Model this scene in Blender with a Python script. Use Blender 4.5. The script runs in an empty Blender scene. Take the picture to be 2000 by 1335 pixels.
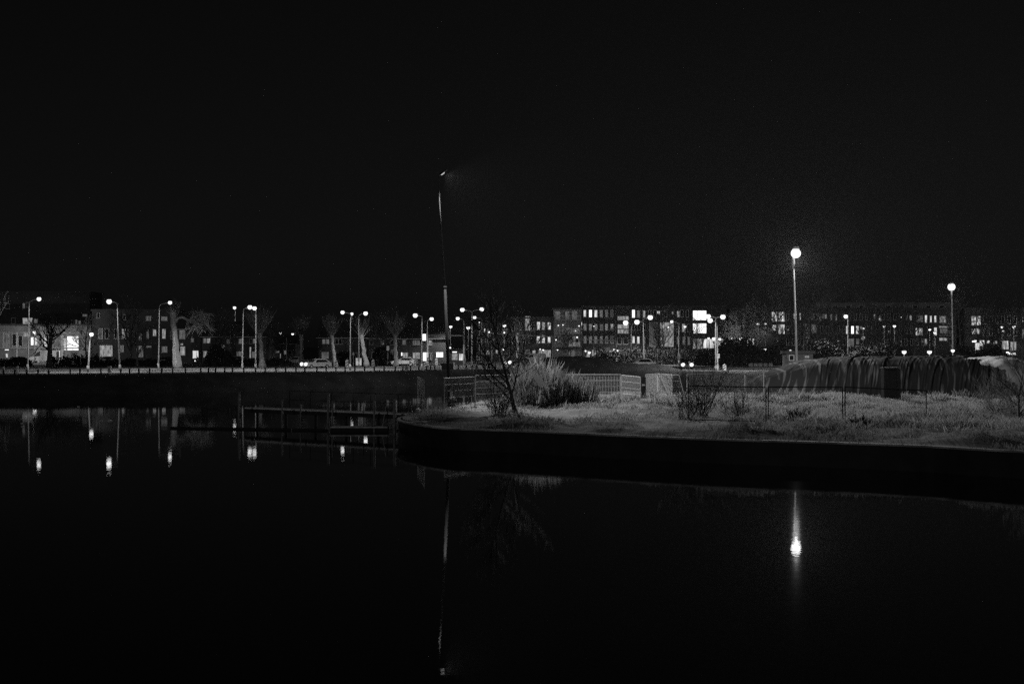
import bpy, math, random
import numpy as np
from mathutils import Vector, Matrix
from mathutils.geometry import delaunay_2d_cdt

# ------------------------------------------------------------------ camera, world, light
F = 2778.0                      # focal length in photograph pixels (50 mm lens, 2000 px wide)
HY, EYE = 675.0, 5.0            # horizon row, eye height above the water
scene = bpy.context.scene
C = scene.collection
cam_d = bpy.data.cameras.new('camera')
cam_d.lens = 50; cam_d.sensor_width = 36; cam_d.clip_start = 0.5; cam_d.clip_end = 6000
cam = bpy.data.objects.new('camera', cam_d); C.objects.link(cam)
cam.location = (0, 0, EYE)
cam.rotation_euler = (math.radians(90) + math.atan2(HY - 667.5, F), 0, 0)
scene.camera = cam
world = bpy.data.worlds.new('World'); scene.world = world; world.use_nodes = True
wn, wl = world.node_tree.nodes, world.node_tree.links
wn.clear()
sky = wn.new('ShaderNodeTexSky'); sky.sky_type = 'NISHITA'; sky.sun_disc = False
SUN_EL, SUN_ROT = math.radians(13), math.radians(205)
sky.sun_elevation = SUN_EL; sky.sun_rotation = SUN_ROT
bw = wn.new('ShaderNodeRGBToBW'); bg = wn.new('ShaderNodeBackground'); wo = wn.new('ShaderNodeOutputWorld')
bg.inputs['Strength'].default_value = 0.0008
wl.new(sky.outputs[0], bw.inputs[0]); wl.new(bw.outputs[0], bg.inputs['Color']); wl.new(bg.outputs[0], wo.inputs['Surface'])
sun_d = bpy.data.lights.new('front_fill', 'SUN'); sun_d.energy = 0.11; sun_d.angle = math.radians(8)  # added fill from behind the camera, in place of unseen bridge lamps
sun = bpy.data.objects.new('front_fill', sun_d); C.objects.link(sun)
sun.rotation_euler = (math.radians(90) - SUN_EL, 0, math.radians(-25))
scene.view_settings.view_transform = 'Standard'; scene.view_settings.look = 'None'
scene.view_settings.exposure = 0; scene.view_settings.gamma = 1
cy = scene.cycles
cy.use_denoising = False
cy.use_adaptive_sampling = False
cy.max_bounces = 5; cy.diffuse_bounces = 2; cy.glossy_bounces = 3; cy.transparent_max_bounces = 12
cy.volume_bounces = 0; cy.caustics_reflective = False; cy.caustics_refractive = False
cy.sample_clamp_indirect = 0.2; cy.sample_clamp_direct = 1.5
cy.use_light_tree = True
scene.render.filter_size = 1.7
HAZE = 0.00002

# ------------------------------------------------------------------ helpers
rng = random.Random(7)
nrng = np.random.default_rng(7)
PI = math.pi
def W(px, py, s): return Vector(((px - 1000) / s, F / s, EYE + (HY - py) / s))

_m = {}
def mat(name, g, rough=0.85, var=0.25, scale=4.0, bump=0.0, metal=0.0, transl=0.0, spec=0.4):
    if name in _m: return _m[name]
    m = bpy.data.materials.new(name); m.use_nodes = True; nt = m.node_tree; b = nt.nodes['Principled BSDF']
    b.inputs['Roughness'].default_value = rough; b.inputs['Metallic'].default_value = metal
    b.inputs['Specular IOR Level'].default_value = spec
    tc = nt.nodes.new('ShaderNodeTexCoord'); n = nt.nodes.new('ShaderNodeTexNoise')
    n.inputs['Scale'].default_value = scale; n.inputs['Detail'].default_value = 5
    nt.links.new(tc.outputs['Object'], n.inputs['Vector'])
    r = nt.nodes.new('ShaderNodeValToRGB'); e = r.color_ramp.elements
    lo, hi = g * (1 - var), min(1, g * (1 + var))
    e[0].position = 0.3; e[0].color = (lo, lo, lo, 1); e[1].position = 0.7; e[1].color = (hi, hi, hi, 1)
    nt.links.new(n.outputs['Fac'], r.inputs[0]); nt.links.new(r.outputs[0], b.inputs['Base Color'])
    if bump:
        bm_ = nt.nodes.new('ShaderNodeBump'); bm_.inputs['Strength'].default_value = 1; bm_.inputs['Distance'].default_value = bump
        nt.links.new(n.outputs['Fac'], bm_.inputs['Height']); nt.links.new(bm_.outputs[0], b.inputs['Normal'])
    if transl:
        t = nt.nodes.new('ShaderNodeBsdfTranslucent'); mx = nt.nodes.new('ShaderNodeMixShader')
        nt.links.new(r.outputs[0], t.inputs[0]); mx.inputs[0].default_value = transl
        nt.links.new(b.outputs[0], mx.inputs[1]); nt.links.new(t.outputs[0], mx.inputs[2])
        nt.links.new(mx.outputs[0], nt.nodes['Material Output'].inputs[0])
    _m[name] = m; return m
def brick(name, g, mortar=0.3):
    if name in _m: return _m[name]
    m = bpy.data.materials.new(name); m.use_nodes = True; nt = m.node_tree; b = nt.nodes['Principled BSDF']
    b.inputs['Roughness'].default_value = 0.9
    tc = nt.nodes.new('ShaderNodeTexCoord'); mp = nt.nodes.new('ShaderNodeMapping'); mp.inputs['Rotation'].default_value = (PI / 2, 0, 0)
    bt = nt.nodes.new('ShaderNodeTexBrick'); bt.inputs['Scale'].default_value = 4
    for k, v in (('Color1', g), ('Color2', g * 0.7), ('Mortar', mortar)): bt.inputs[k].default_value = (v, v, v, 1)
    n = nt.nodes.new('ShaderNodeTexNoise'); n.inputs['Scale'].default_value = 0.6; n.inputs['Detail'].default_value = 6
    mx = nt.nodes.new('ShaderNodeMix'); mx.data_type = 'RGBA'; mx.blend_type = 'MULTIPLY'; mx.inputs[0].default_value = 0.7
    nt.links.new(tc.outputs['Object'], mp.inputs[0]); nt.links.new(mp.outputs[0], bt.inputs['Vector'])
    nt.links.new(tc.outputs['Object'], n.inputs['Vector'])
    nt.links.new(bt.outputs['Color'], mx.inputs[6]); nt.links.new(n.outputs['Fac'], mx.inputs[7])
    nt.links.new(mx.outputs[2], b.inputs['Base Color'])
    _m[name] = m; return m
def emis(name, e, var=0.0, scale=1.0, stretch=(1, 1, 1)):
    if name in _m: return _m[name]
    m = bpy.data.materials.new(name); m.use_nodes = True; nt = m.node_tree; nt.nodes.clear()
    o = nt.nodes.new('ShaderNodeOutputMaterial'); s = nt.nodes.new('ShaderNodeEmission')
    s.inputs['Color'].default_value = (1, 1, 1, 1); s.inputs['Strength'].default_value = e
    if e > 3: m.cycles.emission_sampling = 'NONE'      # their light comes from the lamp object in each head
    nt.links.new(s.outputs[0], o.inputs[0])
    if var:
        tc = nt.nodes.new('ShaderNodeTexCoord'); mp = nt.nodes.new('ShaderNodeMapping'); mp.inputs['Scale'].default_value = stretch
        n = nt.nodes.new('ShaderNodeTexNoise'); n.inputs['Scale'].default_value = scale; n.inputs['Detail'].default_value = 3
        mr = nt.nodes.new('ShaderNodeMapRange'); mr.inputs['From Min'].default_value = 0.36; mr.inputs['From Max'].default_value = 0.64
        mr.inputs['To Min'].default_value = e * (1 - var); mr.inputs['To Max'].default_value = e * (1 + var)
        nt.links.new(tc.outputs['Object'], mp.inputs[0]); nt.links.new(mp.outputs[0], n.inputs['Vector'])
        nt.links.new(n.outputs['Fac'], mr.inputs['Value']); nt.links.new(mr.outputs[0], s.inputs['Strength'])
    _m[name] = m; return m

class MB:
    def __init__(s): s.v = []; s.f = []; s.off = None
    def add(s, vs, fs):
        n = len(s.v); s.v += [tuple(v) for v in vs]; s.f += [tuple(i + n for i in f) for f in fs]; return s
    def box(s, x0, x1, y0, y1, z0, z1):
        return s.add([(x0, y0, z0), (x1, y0, z0), (x1, y1, z0), (x0, y1, z0), (x0, y0, z1), (x1, y0, z1), (x1, y1, z1), (x0, y1, z1)],
                     [(3, 2, 1, 0), (4, 5, 6, 7), (0, 1, 5, 4), (1, 2, 6, 5), (2, 3, 7, 6), (3, 0, 4, 7)])
    def tube(s, pts, rs, n=6, cap=True):
        pts = [Vector(p) for p in pts]
        if isinstance(rs, (int, float)): rs = [rs] * len(pts)
        base = len(s.v); k = len(pts)
        for i, p in enumerate(pts):
            d = (pts[min(i + 1, k - 1)] - pts[max(i - 1, 0)])
            if d.length < 1e-9: d = Vector((0, 0, 1))
            d.normalize()
            a = d.cross(Vector((0.31, 0.95, 0.02))) if abs(d.y) < 0.9 else d.cross(Vector((1, 0, 0)))
            a.normalize(); b = d.cross(a)
            for j in range(n):
                t = 2 * PI * j / n
                s.v.append(tuple(p + (a * math.cos(t) + b * math.sin(t)) * rs[i]))
        for i in range(k - 1):
            for j in range(n):
                q = base + i * n; j2 = (j + 1) % n
                s.f.append((q + j, q + j2, q + n + j2, q + n + j))
        if cap:
            s.f.append(tuple(base + j for j in range(n))[::-1]); s.f.append(tuple(base + (k - 1) * n + j for j in range(n)))
        return s
    def ball(s, c, r, nu=10, nv=6, sz=1.0, z0=-1.0, z1=1.0):
        base = len(s.v); c = Vector(c)
        a0, a1 = math.asin(z0), math.asin(z1)
        for i in range(nv + 1):
            a = a0 + (a1 - a0) * i / nv
            for j in range(nu):
                t = 2 * PI * j / nu
                s.v.append((c.x + r * math.cos(a) * math.cos(t), c.y + r * math.cos(a) * math.sin(t), c.z + r * sz * math.sin(a)))
        for i in range(nv):
            for j in range(nu):
                q = base + i * nu; j2 = (j + 1) % nu
                s.f.append((q + j, q + j2, q + nu + j2, q + nu + j))
        s.f.append(tuple(base + j for j in range(nu))[::-1]); s.f.append(tuple(base + nv * nu + j for j in range(nu)))
        return s
    def prism(s, poly, y0, y1):      # polygon in (x, z), extruded along y
        n = len(poly)
        vs = [(x, y0, z) for x, z in poly] + [(x, y1, z) for x, z in poly]
        fs = [tuple(range(n)), tuple(range(2 * n - 1, n - 1, -1))] + [(j, (j + n), (j + 1) % n + n, (j + 1) % n) for j in range(n)]
        return s.add(vs, fs)
    def build(s, name, m, parent=None, smooth=False, loc=None):
        me = bpy.data.meshes.new(name); me.from_pydata(s.v, [], s.f); me.materials.append(m)
        if smooth: me.shade_smooth()
        o = bpy.data.objects.new(name, me); C.objects.link(o)
        if parent is not None: o.parent = parent
        if loc is not None: o.location = loc
        return o
def tag(o, label=None, cat=None, group=None, kind=None):
    if label: o['label'] = label
    if cat: o['category'] = cat
    if group: o['group'] = group
    if kind: o['kind'] = kind
    return o
def thing(name, loc, label, cat, group=None, rz=0.0, sc=None):
    o = bpy.data.objects.new(name, None); C.objects.link(o); o.location = loc; o.rotation_euler = (0, 0, rz)
    o.empty_display_size = 0.2
    if sc: o.scale = (sc, sc, sc)
    return tag(o, label, cat, group)
def copy_thing(src, loc, label, group=None, rz=None, sc=None):
    r = src.copy(); C.objects.link(r); r.location = loc
    if rz is not None: r.rotation_euler = (0, 0, rz)
    if sc: r.scale = sc if isinstance(sc, tuple) else (sc, sc, sc)
    r['label'] = label
    if group: r['group'] = group
    for ch in list(src.children):
        c = ch.copy(); C.objects.link(c); c.parent = r
        for g in ch.children:
            d = g.copy(); C.objects.link(d); d.parent = c
    return r
def np_mesh(name, V, T, m):
    me = bpy.data.meshes.new(name); nv, nt = len(V), len(T); k = T.shape[1]
    me.vertices.add(nv); me.vertices.foreach_set('co', V.astype(np.float32).ravel())
    me.loops.add(nt * k); me.loops.foreach_set('vertex_index', T.astype(np.int32).ravel())
    me.polygons.add(nt); me.polygons.foreach_set('loop_start', np.arange(0, nt * k, k, dtype=np.int32))
    me.update(calc_edges=True); me.materials.append(m)
    o = bpy.data.objects.new(name, me); C.objects.link(o); return o
def spot(parent, loc, power, size=150, blend=0.6, aim=(0, 0, -1), r=0.25, name='lamp_light'):
    d = bpy.data.lights.new(name, 'SPOT'); d.energy = power; d.spot_size = math.radians(size); d.spot_blend = blend
    d.shadow_soft_size = r
    o = bpy.data.objects.new(name, d); C.objects.link(o); o.parent = parent; o.location = loc
    o.rotation_euler = Vector(aim).to_track_quat('-Z', 'Y').to_euler(); return o
def point(parent, loc, power, r=0.2, name='lamp_light'):
    d = bpy.data.lights.new(name, 'POINT'); d.energy = power; d.shadow_soft_size = r
    o = bpy.data.objects.new(name, d); C.objects.link(o); o.parent = parent; o.location = loc; return o
def sstep(a, b, x):
    t = np.clip((x - a) / (b - a), 0, 1); return t * t * (3 - 2 * t)
# smooth pseudo-noise usable on arrays
_ph = nrng.uniform(0, 6.28, (12, 2)); _fr = nrng.uniform(0.6, 1.6, 12); _an = nrng.uniform(0, 6.28, 12)
def wob(x, y, sc):
    z = 0
    for i in range(12):
        f = _fr[i] * (1 + i * 0.35) / sc
        z = z + np.sin((x * math.cos(_an[i]) + y * math.sin(_an[i])) * f + _ph[i, 0]) / (1 + i * 0.35)
    return z / 2.2

# ------------------------------------------------------------------ materials
GALV = mat('galvanised_steel', 0.48, 0.5, 0.25, 6, metal=0.3)
DSTEEL = mat('dark_painted_steel', 0.02, 0.8, spec=.1)
POLE = mat('lamp_pole_paint', 0.42, 0.5, 0.2, 3)
CONC = mat('concrete', 0.3, 0.9, 0.3, 1.5, 0.01)
WOOD = mat('weathered_wood', 0.25, 0.85, 0.4, 5, 0.02)
BARK = mat('tree_bark', 0.24, 0.95, 0.45, 6, 0.05)
DBARK = mat('dark_wet_bark', 0.035, 0.9, 0.4, 6, 0.02)
TWIG = mat('twig_bark', 0.21, 0.9, 0.3, 3)
BLACKP = mat('black_plastic', 0.02, 0.5)
WHITEP = mat('white_paint', 0.75, 0.5, 0.08, 5)
GLASS = mat('dark_window_glass', 0.015, 0.08, 0.2, 2, spec=0.6)
TYRE = mat('rubber', 0.02, 0.8)
BULB = emis('street_lamp_glow', 16.0)
BULBN = emis('distant_lamp_glow', 10.0)
FLOOD = emis('floodlight_glow', 60.0)
LIT = {'lit': emis('lit_window_curtain', 0.62, 0.45, 1.3, (2.5, 1, 0.5)),
       'bright': emis('bright_window_curtain', 1.9, 0.25, 0.9, (3, 1, 0.3)),
       'dim': emis('dim_window_curtain', 0.09, 0.5, 1.2, (2.5, 1, 0.6)),
       'mid': emis('half_lit_window', 0.25, 0.6, 1.6, (2.2, 1, 0.7)),
       'cur': emis('lit_shop_interior', 0.55, 0.85, 1.5, (2.6, 1, 0.25)),
       'dark': GLASS}

# ------------------------------------------------------------------ water, banks, roads (structure)
def water():
    n = 8
    o = MB().add([(-900, -30, 0), (900, -30, 0), (900, 240, 0), (-900, 240, 0)], [(0, 1, 2, 3)])
    m = bpy.data.materials.new('canal_water'); m.use_nodes = True; nt = m.node_tree; b = nt.nodes['Principled BSDF']
    b.inputs['Base Color'].default_value = (0.004, 0.004, 0.004, 1); b.inputs['Roughness'].default_value = 0.012
    b.inputs['IOR'].default_value = 1.33
    tc = nt.nodes.new('ShaderNodeTexCoord'); nz = nt.nodes.new('ShaderNodeTexNoise'); nz.inputs['Scale'].default_value = 2.2
    nz.inputs['Detail'].default_value = 4; nz.inputs['Roughness'].default_value = 0.55
    n2 = nt.nodes.new('ShaderNodeTexNoise'); n2.inputs['Scale'].default_value = 0.25; n2.inputs['Detail'].default_value = 2
    mu = nt.nodes.new('ShaderNodeMath'); mu.operation = 'MULTIPLY'
    bp = nt.nodes.new('ShaderNodeBump'); bp.inputs['Strength'].default_value = 1.0; bp.inputs['Distance'].default_value = 0.0026
    nt.links.new(tc.outputs['Object'], nz.inputs['Vector']); nt.links.new(tc.outputs['Object'], n2.inputs['Vector'])
    nt.links.new(nz.outputs['Fac'], mu.inputs[0]); nt.links.new(n2.outputs['Fac'], mu.inputs[1])
    nt.links.new(mu.outputs[0], bp.inputs['Height']); nt.links.new(bp.outputs[0], b.inputs['Normal'])
    tag(o.build('water', m), kind='structure')
water()

FRONT = [(-5.75, 81.5), (-6.1, 78.6), (-5.9, 76.0), (-5.3, 73.6), (-3.8, 69.9), (-2.45, 68.2), (0, 66.9), (4.57, 63.5), (8.74, 60.7),
         (12.7, 58.8), (16.3, 56.7), (19.3, 53.7), (30, 45), (52, 30)]
BACK = [(60, 34), (60, 160), (29, 160), (25, 136), (21.5, 124), (18, 113), (8, 110), (0, 107), (-4, 101), (-5.6, 92)]
FAR_Z = 1.54
def seg_dist(X, Y, pts):
    d = np.full(X.shape, 1e9)
    for (ax, ay), (bx, by) in zip(pts[:-1], pts[1:]):
        vx, vy = bx - ax, by - ay; t = np.clip(((X - ax) * vx + (Y - ay) * vy) / (vx * vx + vy * vy), 0, 1)
        d = np.minimum(d, np.hypot(X - ax - t * vx, Y - ay - t * vy))
    return d
SHORE = [(29, 160), (25, 136), (21.5, 124), (18, 113), (8, 110), (0, 107), (-4, 101), (-5.6, 92), (-5.75, 84)]
def near_z(X, Y):
    X = np.asarray(X, float); Y = np.asarray(Y, float)
    df = seg_dist(X, Y, FRONT); db = seg_dist(X, Y, SHORE)
    z = 1.0 + (wob(X, Y, 1.1) * 0.15 + wob(X + 9, Y, 3.4) * 0.12 + 0.06) * sstep(0.3, 3.0, df)
    z = z + 0.12 * sstep(14, 17, X) * sstep(95, 101, Y) * (1 - sstep(104, 110, Y)) * (0.6 + 0.6 * wob(X, Y, 2.5))
    z = z + 0.2 * sstep(4, 8, X) * np.exp(-((Y - 92) / 3.0) ** 2)
    z = z - 1.35 * (1 - sstep(0.0, 2.2, db)) * sstep(84, 92, Y) * (1 - sstep(146, 158, Y))
    z = z - 0.30 * sstep(9, 22, X) * np.exp(-((df - 3.0) / 2.2) ** 2) * sstep(-0.3, 0.8, wob(X + 3, Y, 2.6))
    return z
def far_z(X, Y):
    X = np.asarray(X, float); Y = np.asarray(Y, float)
    w = np.interp(X, [-200, -75, -38, -30, -19, -11, -7, 5, 12, 20, 26, 29], [130, 146, 150, 155, 166, 179, 189, 190, 184, 178, 168, 60])
    t = np.interp(X, [-200, -61, -32.6, -7.2, 10, 28, 60], [150, 172, 182, 201, 203.5, 188, 180])
    d = Y - w; k = np.clip((d - 4) / np.maximum(t - w - 4, 2), 0, 1)
    z = np.where(d < 0, np.maximum(d * .5, -1.2), np.where(d < 4, 1.84 * sstep(-1.5, 4, d), 1.84 + (FAR_Z - 1.84) * k))
    right = 1.0 + 0.54 * sstep(150, 184, Y)
    z = z + (right - z) * sstep(25, 29, X)
    return z + wob(X, Y, 2.0) * 0.05 * (1 - sstep(0.85, 1.0, k))
def gz(X, Y):
    return float(near_z(X, Y)) if Y < 160 and not (Y > 136 and X < 25) else float(far_z(X, Y))

def near_bank():
    poly = FRONT + BACK; P = []; E = []
    def dens(a, b, st=0.6):
        n = max(1, int(math.dist(a, b) / st)); return [(a[0] + (b[0] - a[0]) * i / n, a[1] + (b[1] - a[1]) * i / n) for i in range(n)]
    for i in range(len(poly)): P += dens(poly[i], poly[(i + 1) % len(poly)], 0.6 if i < len(FRONT) else 1.2)
    nb = len(P); E = [(i, (i + 1) % nb) for i in range(nb)]
    for Yv in np.arange(32, 160, 0.55):
        for Xv in np.arange(-6, 52, 0.55): P.append((Xv + rng.uniform(-.2, .2), Yv + rng.uniform(-.2, .2)))
    vs, es, fs, *_ = delaunay_2d_cdt([Vector(p) for p in P], E, [list(range(nb))], 1, 1e-4)
    A = np.array([(v.x, v.y) for v in vs]); z = near_z(A[:, 0], A[:, 1])
    me = bpy.data.meshes.new('grass_bank'); me.from_pydata([(a[0], a[1], zz) for a, zz in zip(A, z)], [], fs)
    me.materials.append(mat('rough_soil_and_turf', 0.10, 1.0, 0.5, 0.7, 0.03)); me.shade_smooth()
    o = bpy.data.objects.new('ground_near_bank', me); C.objects.link(o); tag(o, kind='structure')
near_bank()

def far_land():
    xs = np.concatenate([np.linspace(-900, -85, 12)[:-1], np.arange(-85, 95, 1.5), np.linspace(95, 900, 14)])
    ys = np.concatenate([np.arange(112, 215, 1.5), np.arange(216, 330, 8), np.array([340, 420, 600, 900, 1600, 3000])])
    X, Y = np.meshgrid(xs, ys); Z = far_z(X, Y)
    nx, ny = len(xs), len(ys)
    cut = (Y < 160) & (X > 25.5)
    Z = np.where(cut & (Y < 158.5), -1.0, Z)
    V = np.stack([X.ravel(), Y.ravel(), Z.ravel()], 1)
    i = np.arange(nx * ny).reshape(ny, nx)
    Q = np.stack([i[:-1, :-1].ravel(), i[:-1, 1:].ravel(), i[1:, 1:].ravel(), i[1:, :-1].ravel()], 1)
    keep = ~((V[Q[:, 2], 1] <= 160) & (V[Q[:, 2], 0] > 25.5)); Q = Q[keep]
    o = np_mesh('ground_far_bank', V, Q, mat('winter_verge_grass', 0.035, 1.0, 0.45, 0.5, 0.02)); tag(o, kind='structure')
far_land()

# quay wall and coping along the front of the near bank
def offset_line(pts, d):
    out = []
    for i, p in enumerate(pts):
        a = Vector(pts[max(i - 1, 0)]); b = Vector(pts[min(i + 1, len(pts) - 1)]); t = (b - a).normalized()
        out.append((p[0] - t.y * d, p[1] + t.x * d))
    return out
def refine(pts, n=6):
    out = []
    P = [Vector(p) for p in pts]
    for i in range(len(P) - 1):
        p0, p1, p2, p3 = P[max(i - 1, 0)], P[i], P[i + 1], P[min(i + 2, len(P) - 1)]
        for k in range(n):
            t = k / n
            out.append(tuple(0.5 * ((2 * p1) + (p2 - p0) * t + (2 * p0 - 5 * p1 + 4 * p2 - p3) * t * t + (3 * p1 - p0 - 3 * p2 + p3) * t ** 3)))
    out.append(tuple(P[-1])); return out
def strip(name, a, b, z0a, z1, m, kind=None):      # closed bar between two plan lines
    mb = MB(); n = len(a); vs = []
    for (p, q) in zip(a, b): vs += [(p[0], p[1], z0a), (q[0], q[1], z0a), (q[0], q[1], z1), (p[0], p[1], z1)]
    fs = []
    for i in range(n - 1):
        for j in range(4): fs.append((i * 4 + j, i * 4 + (j + 1) % 4, i * 4 + 4 + (j + 1) % 4, i * 4 + 4 + j))
    fs += [(0, 3, 2, 1), (4 * n - 4, 4 * n - 3, 4 * n - 2, 4 * n - 1)]
    mb.add(vs, fs); return mb.build(name, m)
fr = refine(FRONT)
quay = thing('quay_wall', (0, 0, 0), 'dark sheer quay wall with pale concrete coping rounding the tip of the grass bank', 'quay wall')
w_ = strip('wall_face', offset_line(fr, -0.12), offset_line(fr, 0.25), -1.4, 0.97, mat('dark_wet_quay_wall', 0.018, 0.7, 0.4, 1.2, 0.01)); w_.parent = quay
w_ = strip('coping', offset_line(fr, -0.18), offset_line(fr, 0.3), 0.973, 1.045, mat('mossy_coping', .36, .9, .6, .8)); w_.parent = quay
# rounded concrete slab on the tip
tp = [(-5.75, 82.2), (-5.9, 80.5), (-6.05, 78.6), (-5.85, 76.3), (-5.25, 74.3), (-4.6, 73.6), (-4.2, 75.2), (-4.2, 78.5), (-4.7, 81.5)]
mb = MB(); mb.add([(x, y, 1.0) for x, y in tp] + [(x, y, 1.085) for x, y in tp],
                  [tuple(range(len(tp)))[::-1], tuple(range(len(tp), 2 * len(tp)))] + [(i, (i + 1) % len(tp), (i + 1) % len(tp) + len(tp), i + len(tp)) for i in range(len(tp))])
tag(mb.build('concrete_slab', CONC), kind='structure')

def sheet(name, front, back, dz, m, n=60):
    xs = np.linspace(front[0][0], front[-1][0], n); V = []; Q = []
    fy = np.interp(xs, [p[0] for p in front], [p[1] for p in front]); by = np.interp(xs, [p[0] for p in back], [p[1] for p in back])
    for x, a, b in zip(xs, fy, by):
        for t in (0, .5, 1): V.append((x, a + (b - a) * t, FAR_Z + dz))
    for i in range(n - 1):
        for j in range(2): Q.append((i * 3 + j, i * 3 + 3 + j, i * 3 + 4 + j, i * 3 + 1 + j))
    o = np_mesh(name, np.array(V), np.array(Q), m); return tag(o, kind='structure')
kerb = [(-90, 163), (-61, 174), (-32.6, 184.5), (-7.2, 202), (10, 204.5), (28, 189), (60, 182), (120, 180)]
pathb = [(-90, 178), (-61, 188), (-32.6, 207), (-7.2, 222), (10, 226), (28, 214), (60, 206), (120, 204)]
sheet('paved_path', kerb, pathb, 0.03, mat('pale_paving', 0.26, 0.8, 0.25, 0.7))
roadf = [(x, y + 3.5) for x, y in pathb]; roadb = [(-90, 216), (-61, 222), (-32, 232), (-7, 250), (28, 252), (60, 240), (120, 240)]
sheet('road', roadf, roadb, 0.02, mat('asphalt', 0.10, 0.75, 0.3, 0.6))
# road kerb line, raised
mb = MB()
kx = np.linspace(-88, 118, 90); ky = np.interp(kx, [p[0] for p in roadf], [p[1] for p in roadf])
vs = []
for x, y in zip(kx, ky): vs += [(x, y - 0.3, FAR_Z), (x, y, FAR_Z), (x, y, FAR_Z + 0.13), (x, y - 0.3, FAR_Z + 0.13)]
mb.add(vs, [(i * 4 + j, i * 4 + (j + 1) % 4, i * 4 + 4 + (j + 1) % 4, i * 4 + 4 + j) for i in range(89) for j in range(4)])
tag(mb.build('road_kerb', CONC), kind='structure')
mb = MB()
for i in range(34):
    x = -85 + i * 6; y = float(np.interp(x, [p[0] for p in roadf], [p[1] for p in roadf]) + np.interp(x + 3, [p[0] for p in roadb], [p[1] for p in roadb])) / 2
    mb.add([(x, y - .08, FAR_Z + .026), (x + 3, y - .08, FAR_Z + .026), (x + 3, y + .08, FAR_Z + .026), (x, y + .08, FAR_Z + .026)], [(0, 1, 2, 3)])
tag(mb.build('road_markings', WHITEP), kind='structure')

# ------------------------------------------------------------------ grass, reeds (stuff)
def inside(px, py, poly):
    r = np.zeros(px.shape, bool); n = len(poly)
    for i in range(n):
        (x1, y1), (x2, y2) = poly[i], poly[(i + 1) % n]
        c = ((y1 > py) != (y2 > py)) & (px < (x2 - x1) * (py - y1) / (y2 - y1 + 1e-12) + x1); r ^= c
    return r
def blades(name, n, xr, yr, hfun, dens, m, w=0.014, lean=0.35, zfun=near_z, poly=None):
    X = nrng.uniform(*xr, n); Y = nrng.uniform(*yr, n)
    ok = nrng.uniform(0, 1, n) < dens(X, Y)
    if poly is not None: ok &= inside(X, Y, poly)
    X, Y = X[ok], Y[ok]; Z = zfun(X, Y); ok = Z > 0.25 if zfun is near_z else Z > 0.05; X, Y, Z = X[ok], Y[ok], Z[ok]; k = len(X)
    H = hfun(X, Y) * nrng.uniform(0.45, 1.25, k); a = nrng.uniform(0, PI, k); wd = w * nrng.uniform(.6, 1.5, k)
    lx = nrng.normal(0, lean, k) * H; ly = nrng.normal(0, lean, k) * H
    dx, dy = np.cos(a) * wd, np.sin(a) * wd * 0.6
    V = np.stack([np.stack([X - dx, Y - dy, Z - .03], 1), np.stack([X + dx, Y + dy, Z - .03], 1),
                  np.stack([X + lx * .35 + dx * .7, Y + ly * .35, Z + H * .6], 1), np.stack([X + lx, Y + ly, Z + H * (1 - 0.3 * np.minimum(1, (lx ** 2 + ly ** 2) / H ** 2))], 1)], 1).reshape(-1, 3)
    b = np.arange(k)[:, None] * 4
    T = np.concatenate([b + np.array([[0, 1, 2]]), b + np.array([[0, 2, 3]])])
    o = np_mesh(name, V, T, m); return tag(o, kind='stuff')
PN = FRONT + BACK
GR = mat('dry_winter_grass', 0.27, 0.9, 0.35, 0.5, transl=0.35)
o = blades('grass', 260000, (-6, 40), (44, 112), lambda x, y: 0.06 + 0.20 * sstep(-.1, .8, wob(x, y, 1.1)) + 0.18 * sstep(6, 14, x) * sstep(-.3, .6, wob(x + 5, y, 2.0)),
       lambda x, y: np.clip(0.45 + 0.5 * wob(x, y, 1.5), .1, 1), GR, 0.011, poly=PN)
o['label'] = 'short tussocky winter grass covering the near bank'; o['category'] = 'grass'
GT = mat('tall_dry_grass', 0.42, 0.9, 0.3, 0.8, transl=0.4)
o = blades('tall_grass', 330000, (3, 40), (62, 108), lambda x, y: (0.28 + 0.36 * sstep(-.4, .8, wob(x, y, 1.6))) * (1 - .45 * sstep(96, 102, y)),
       lambda x, y: np.clip(0.3 + 0.9 * wob(x + 20, y + 3, 2.4) * 1 + .35 * sstep(86, 93, y) + .3 * sstep(12, 20, x), 0, 1) * np.where(x < 14, sstep(84, 90, y), sstep(64, 76, y)), GT, 0.007, .28, poly=PN)
o['label'] = 'tall pale dry grass lit behind the dark mesh fence'; o['category'] = 'tall grass'
RD = mat('dry_reed', 0.2, 0.85, 0.3, 1.0, transl=0.35)
def reedh(x, y): return (1.55 + 0.6 * np.exp(-((x - 1.9) / 1.3) ** 2) - 0.5 * sstep(3.8, 5.6, x)) * (1 + .28 * wob(x, y * .6, .35))
o = blades('reeds', 17000, (0.3, 5.4), (90, 96.5), reedh, lambda x, y: np.clip(.75 + .4 * wob(x, y, .8), 0.2, 1) * (1 - .6 * sstep(3.6, 5.4, x)), RD, 0.008, .15, poly=PN)
o['label'] = 'dense pale dry reeds standing beside the thin dark tree'; o['category'] = 'reeds'
o = blades('weeds', 12000, (4.5, 18), (92, 97.5), lambda x, y: 0.28 + .4 * sstep(0, .9, wob(x, y, 1.0)), lambda x, y: np.clip(.2 + .9 * wob(x, y, 1.0), 0.03, 1), RD, 0.007, .24, poly=PN)
o['label'] = 'scattered pale weeds along the foot of the mesh fences'; o['category'] = 'weeds'
o = blades('mound_weeds', 9000, (17, 38), (97, 101), lambda x, y: 0.25 + .5 * sstep(.1, .9, wob(x, y, .8)), lambda x, y: np.clip(.15 + .9 * wob(x + 2, y, .9), 0.02, 1), RD, 0.007, .24, poly=PN)
o['label'] = 'thin pale weeds growing along the foot of the tarpaulin mound'; o['category'] = 'weeds'
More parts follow.
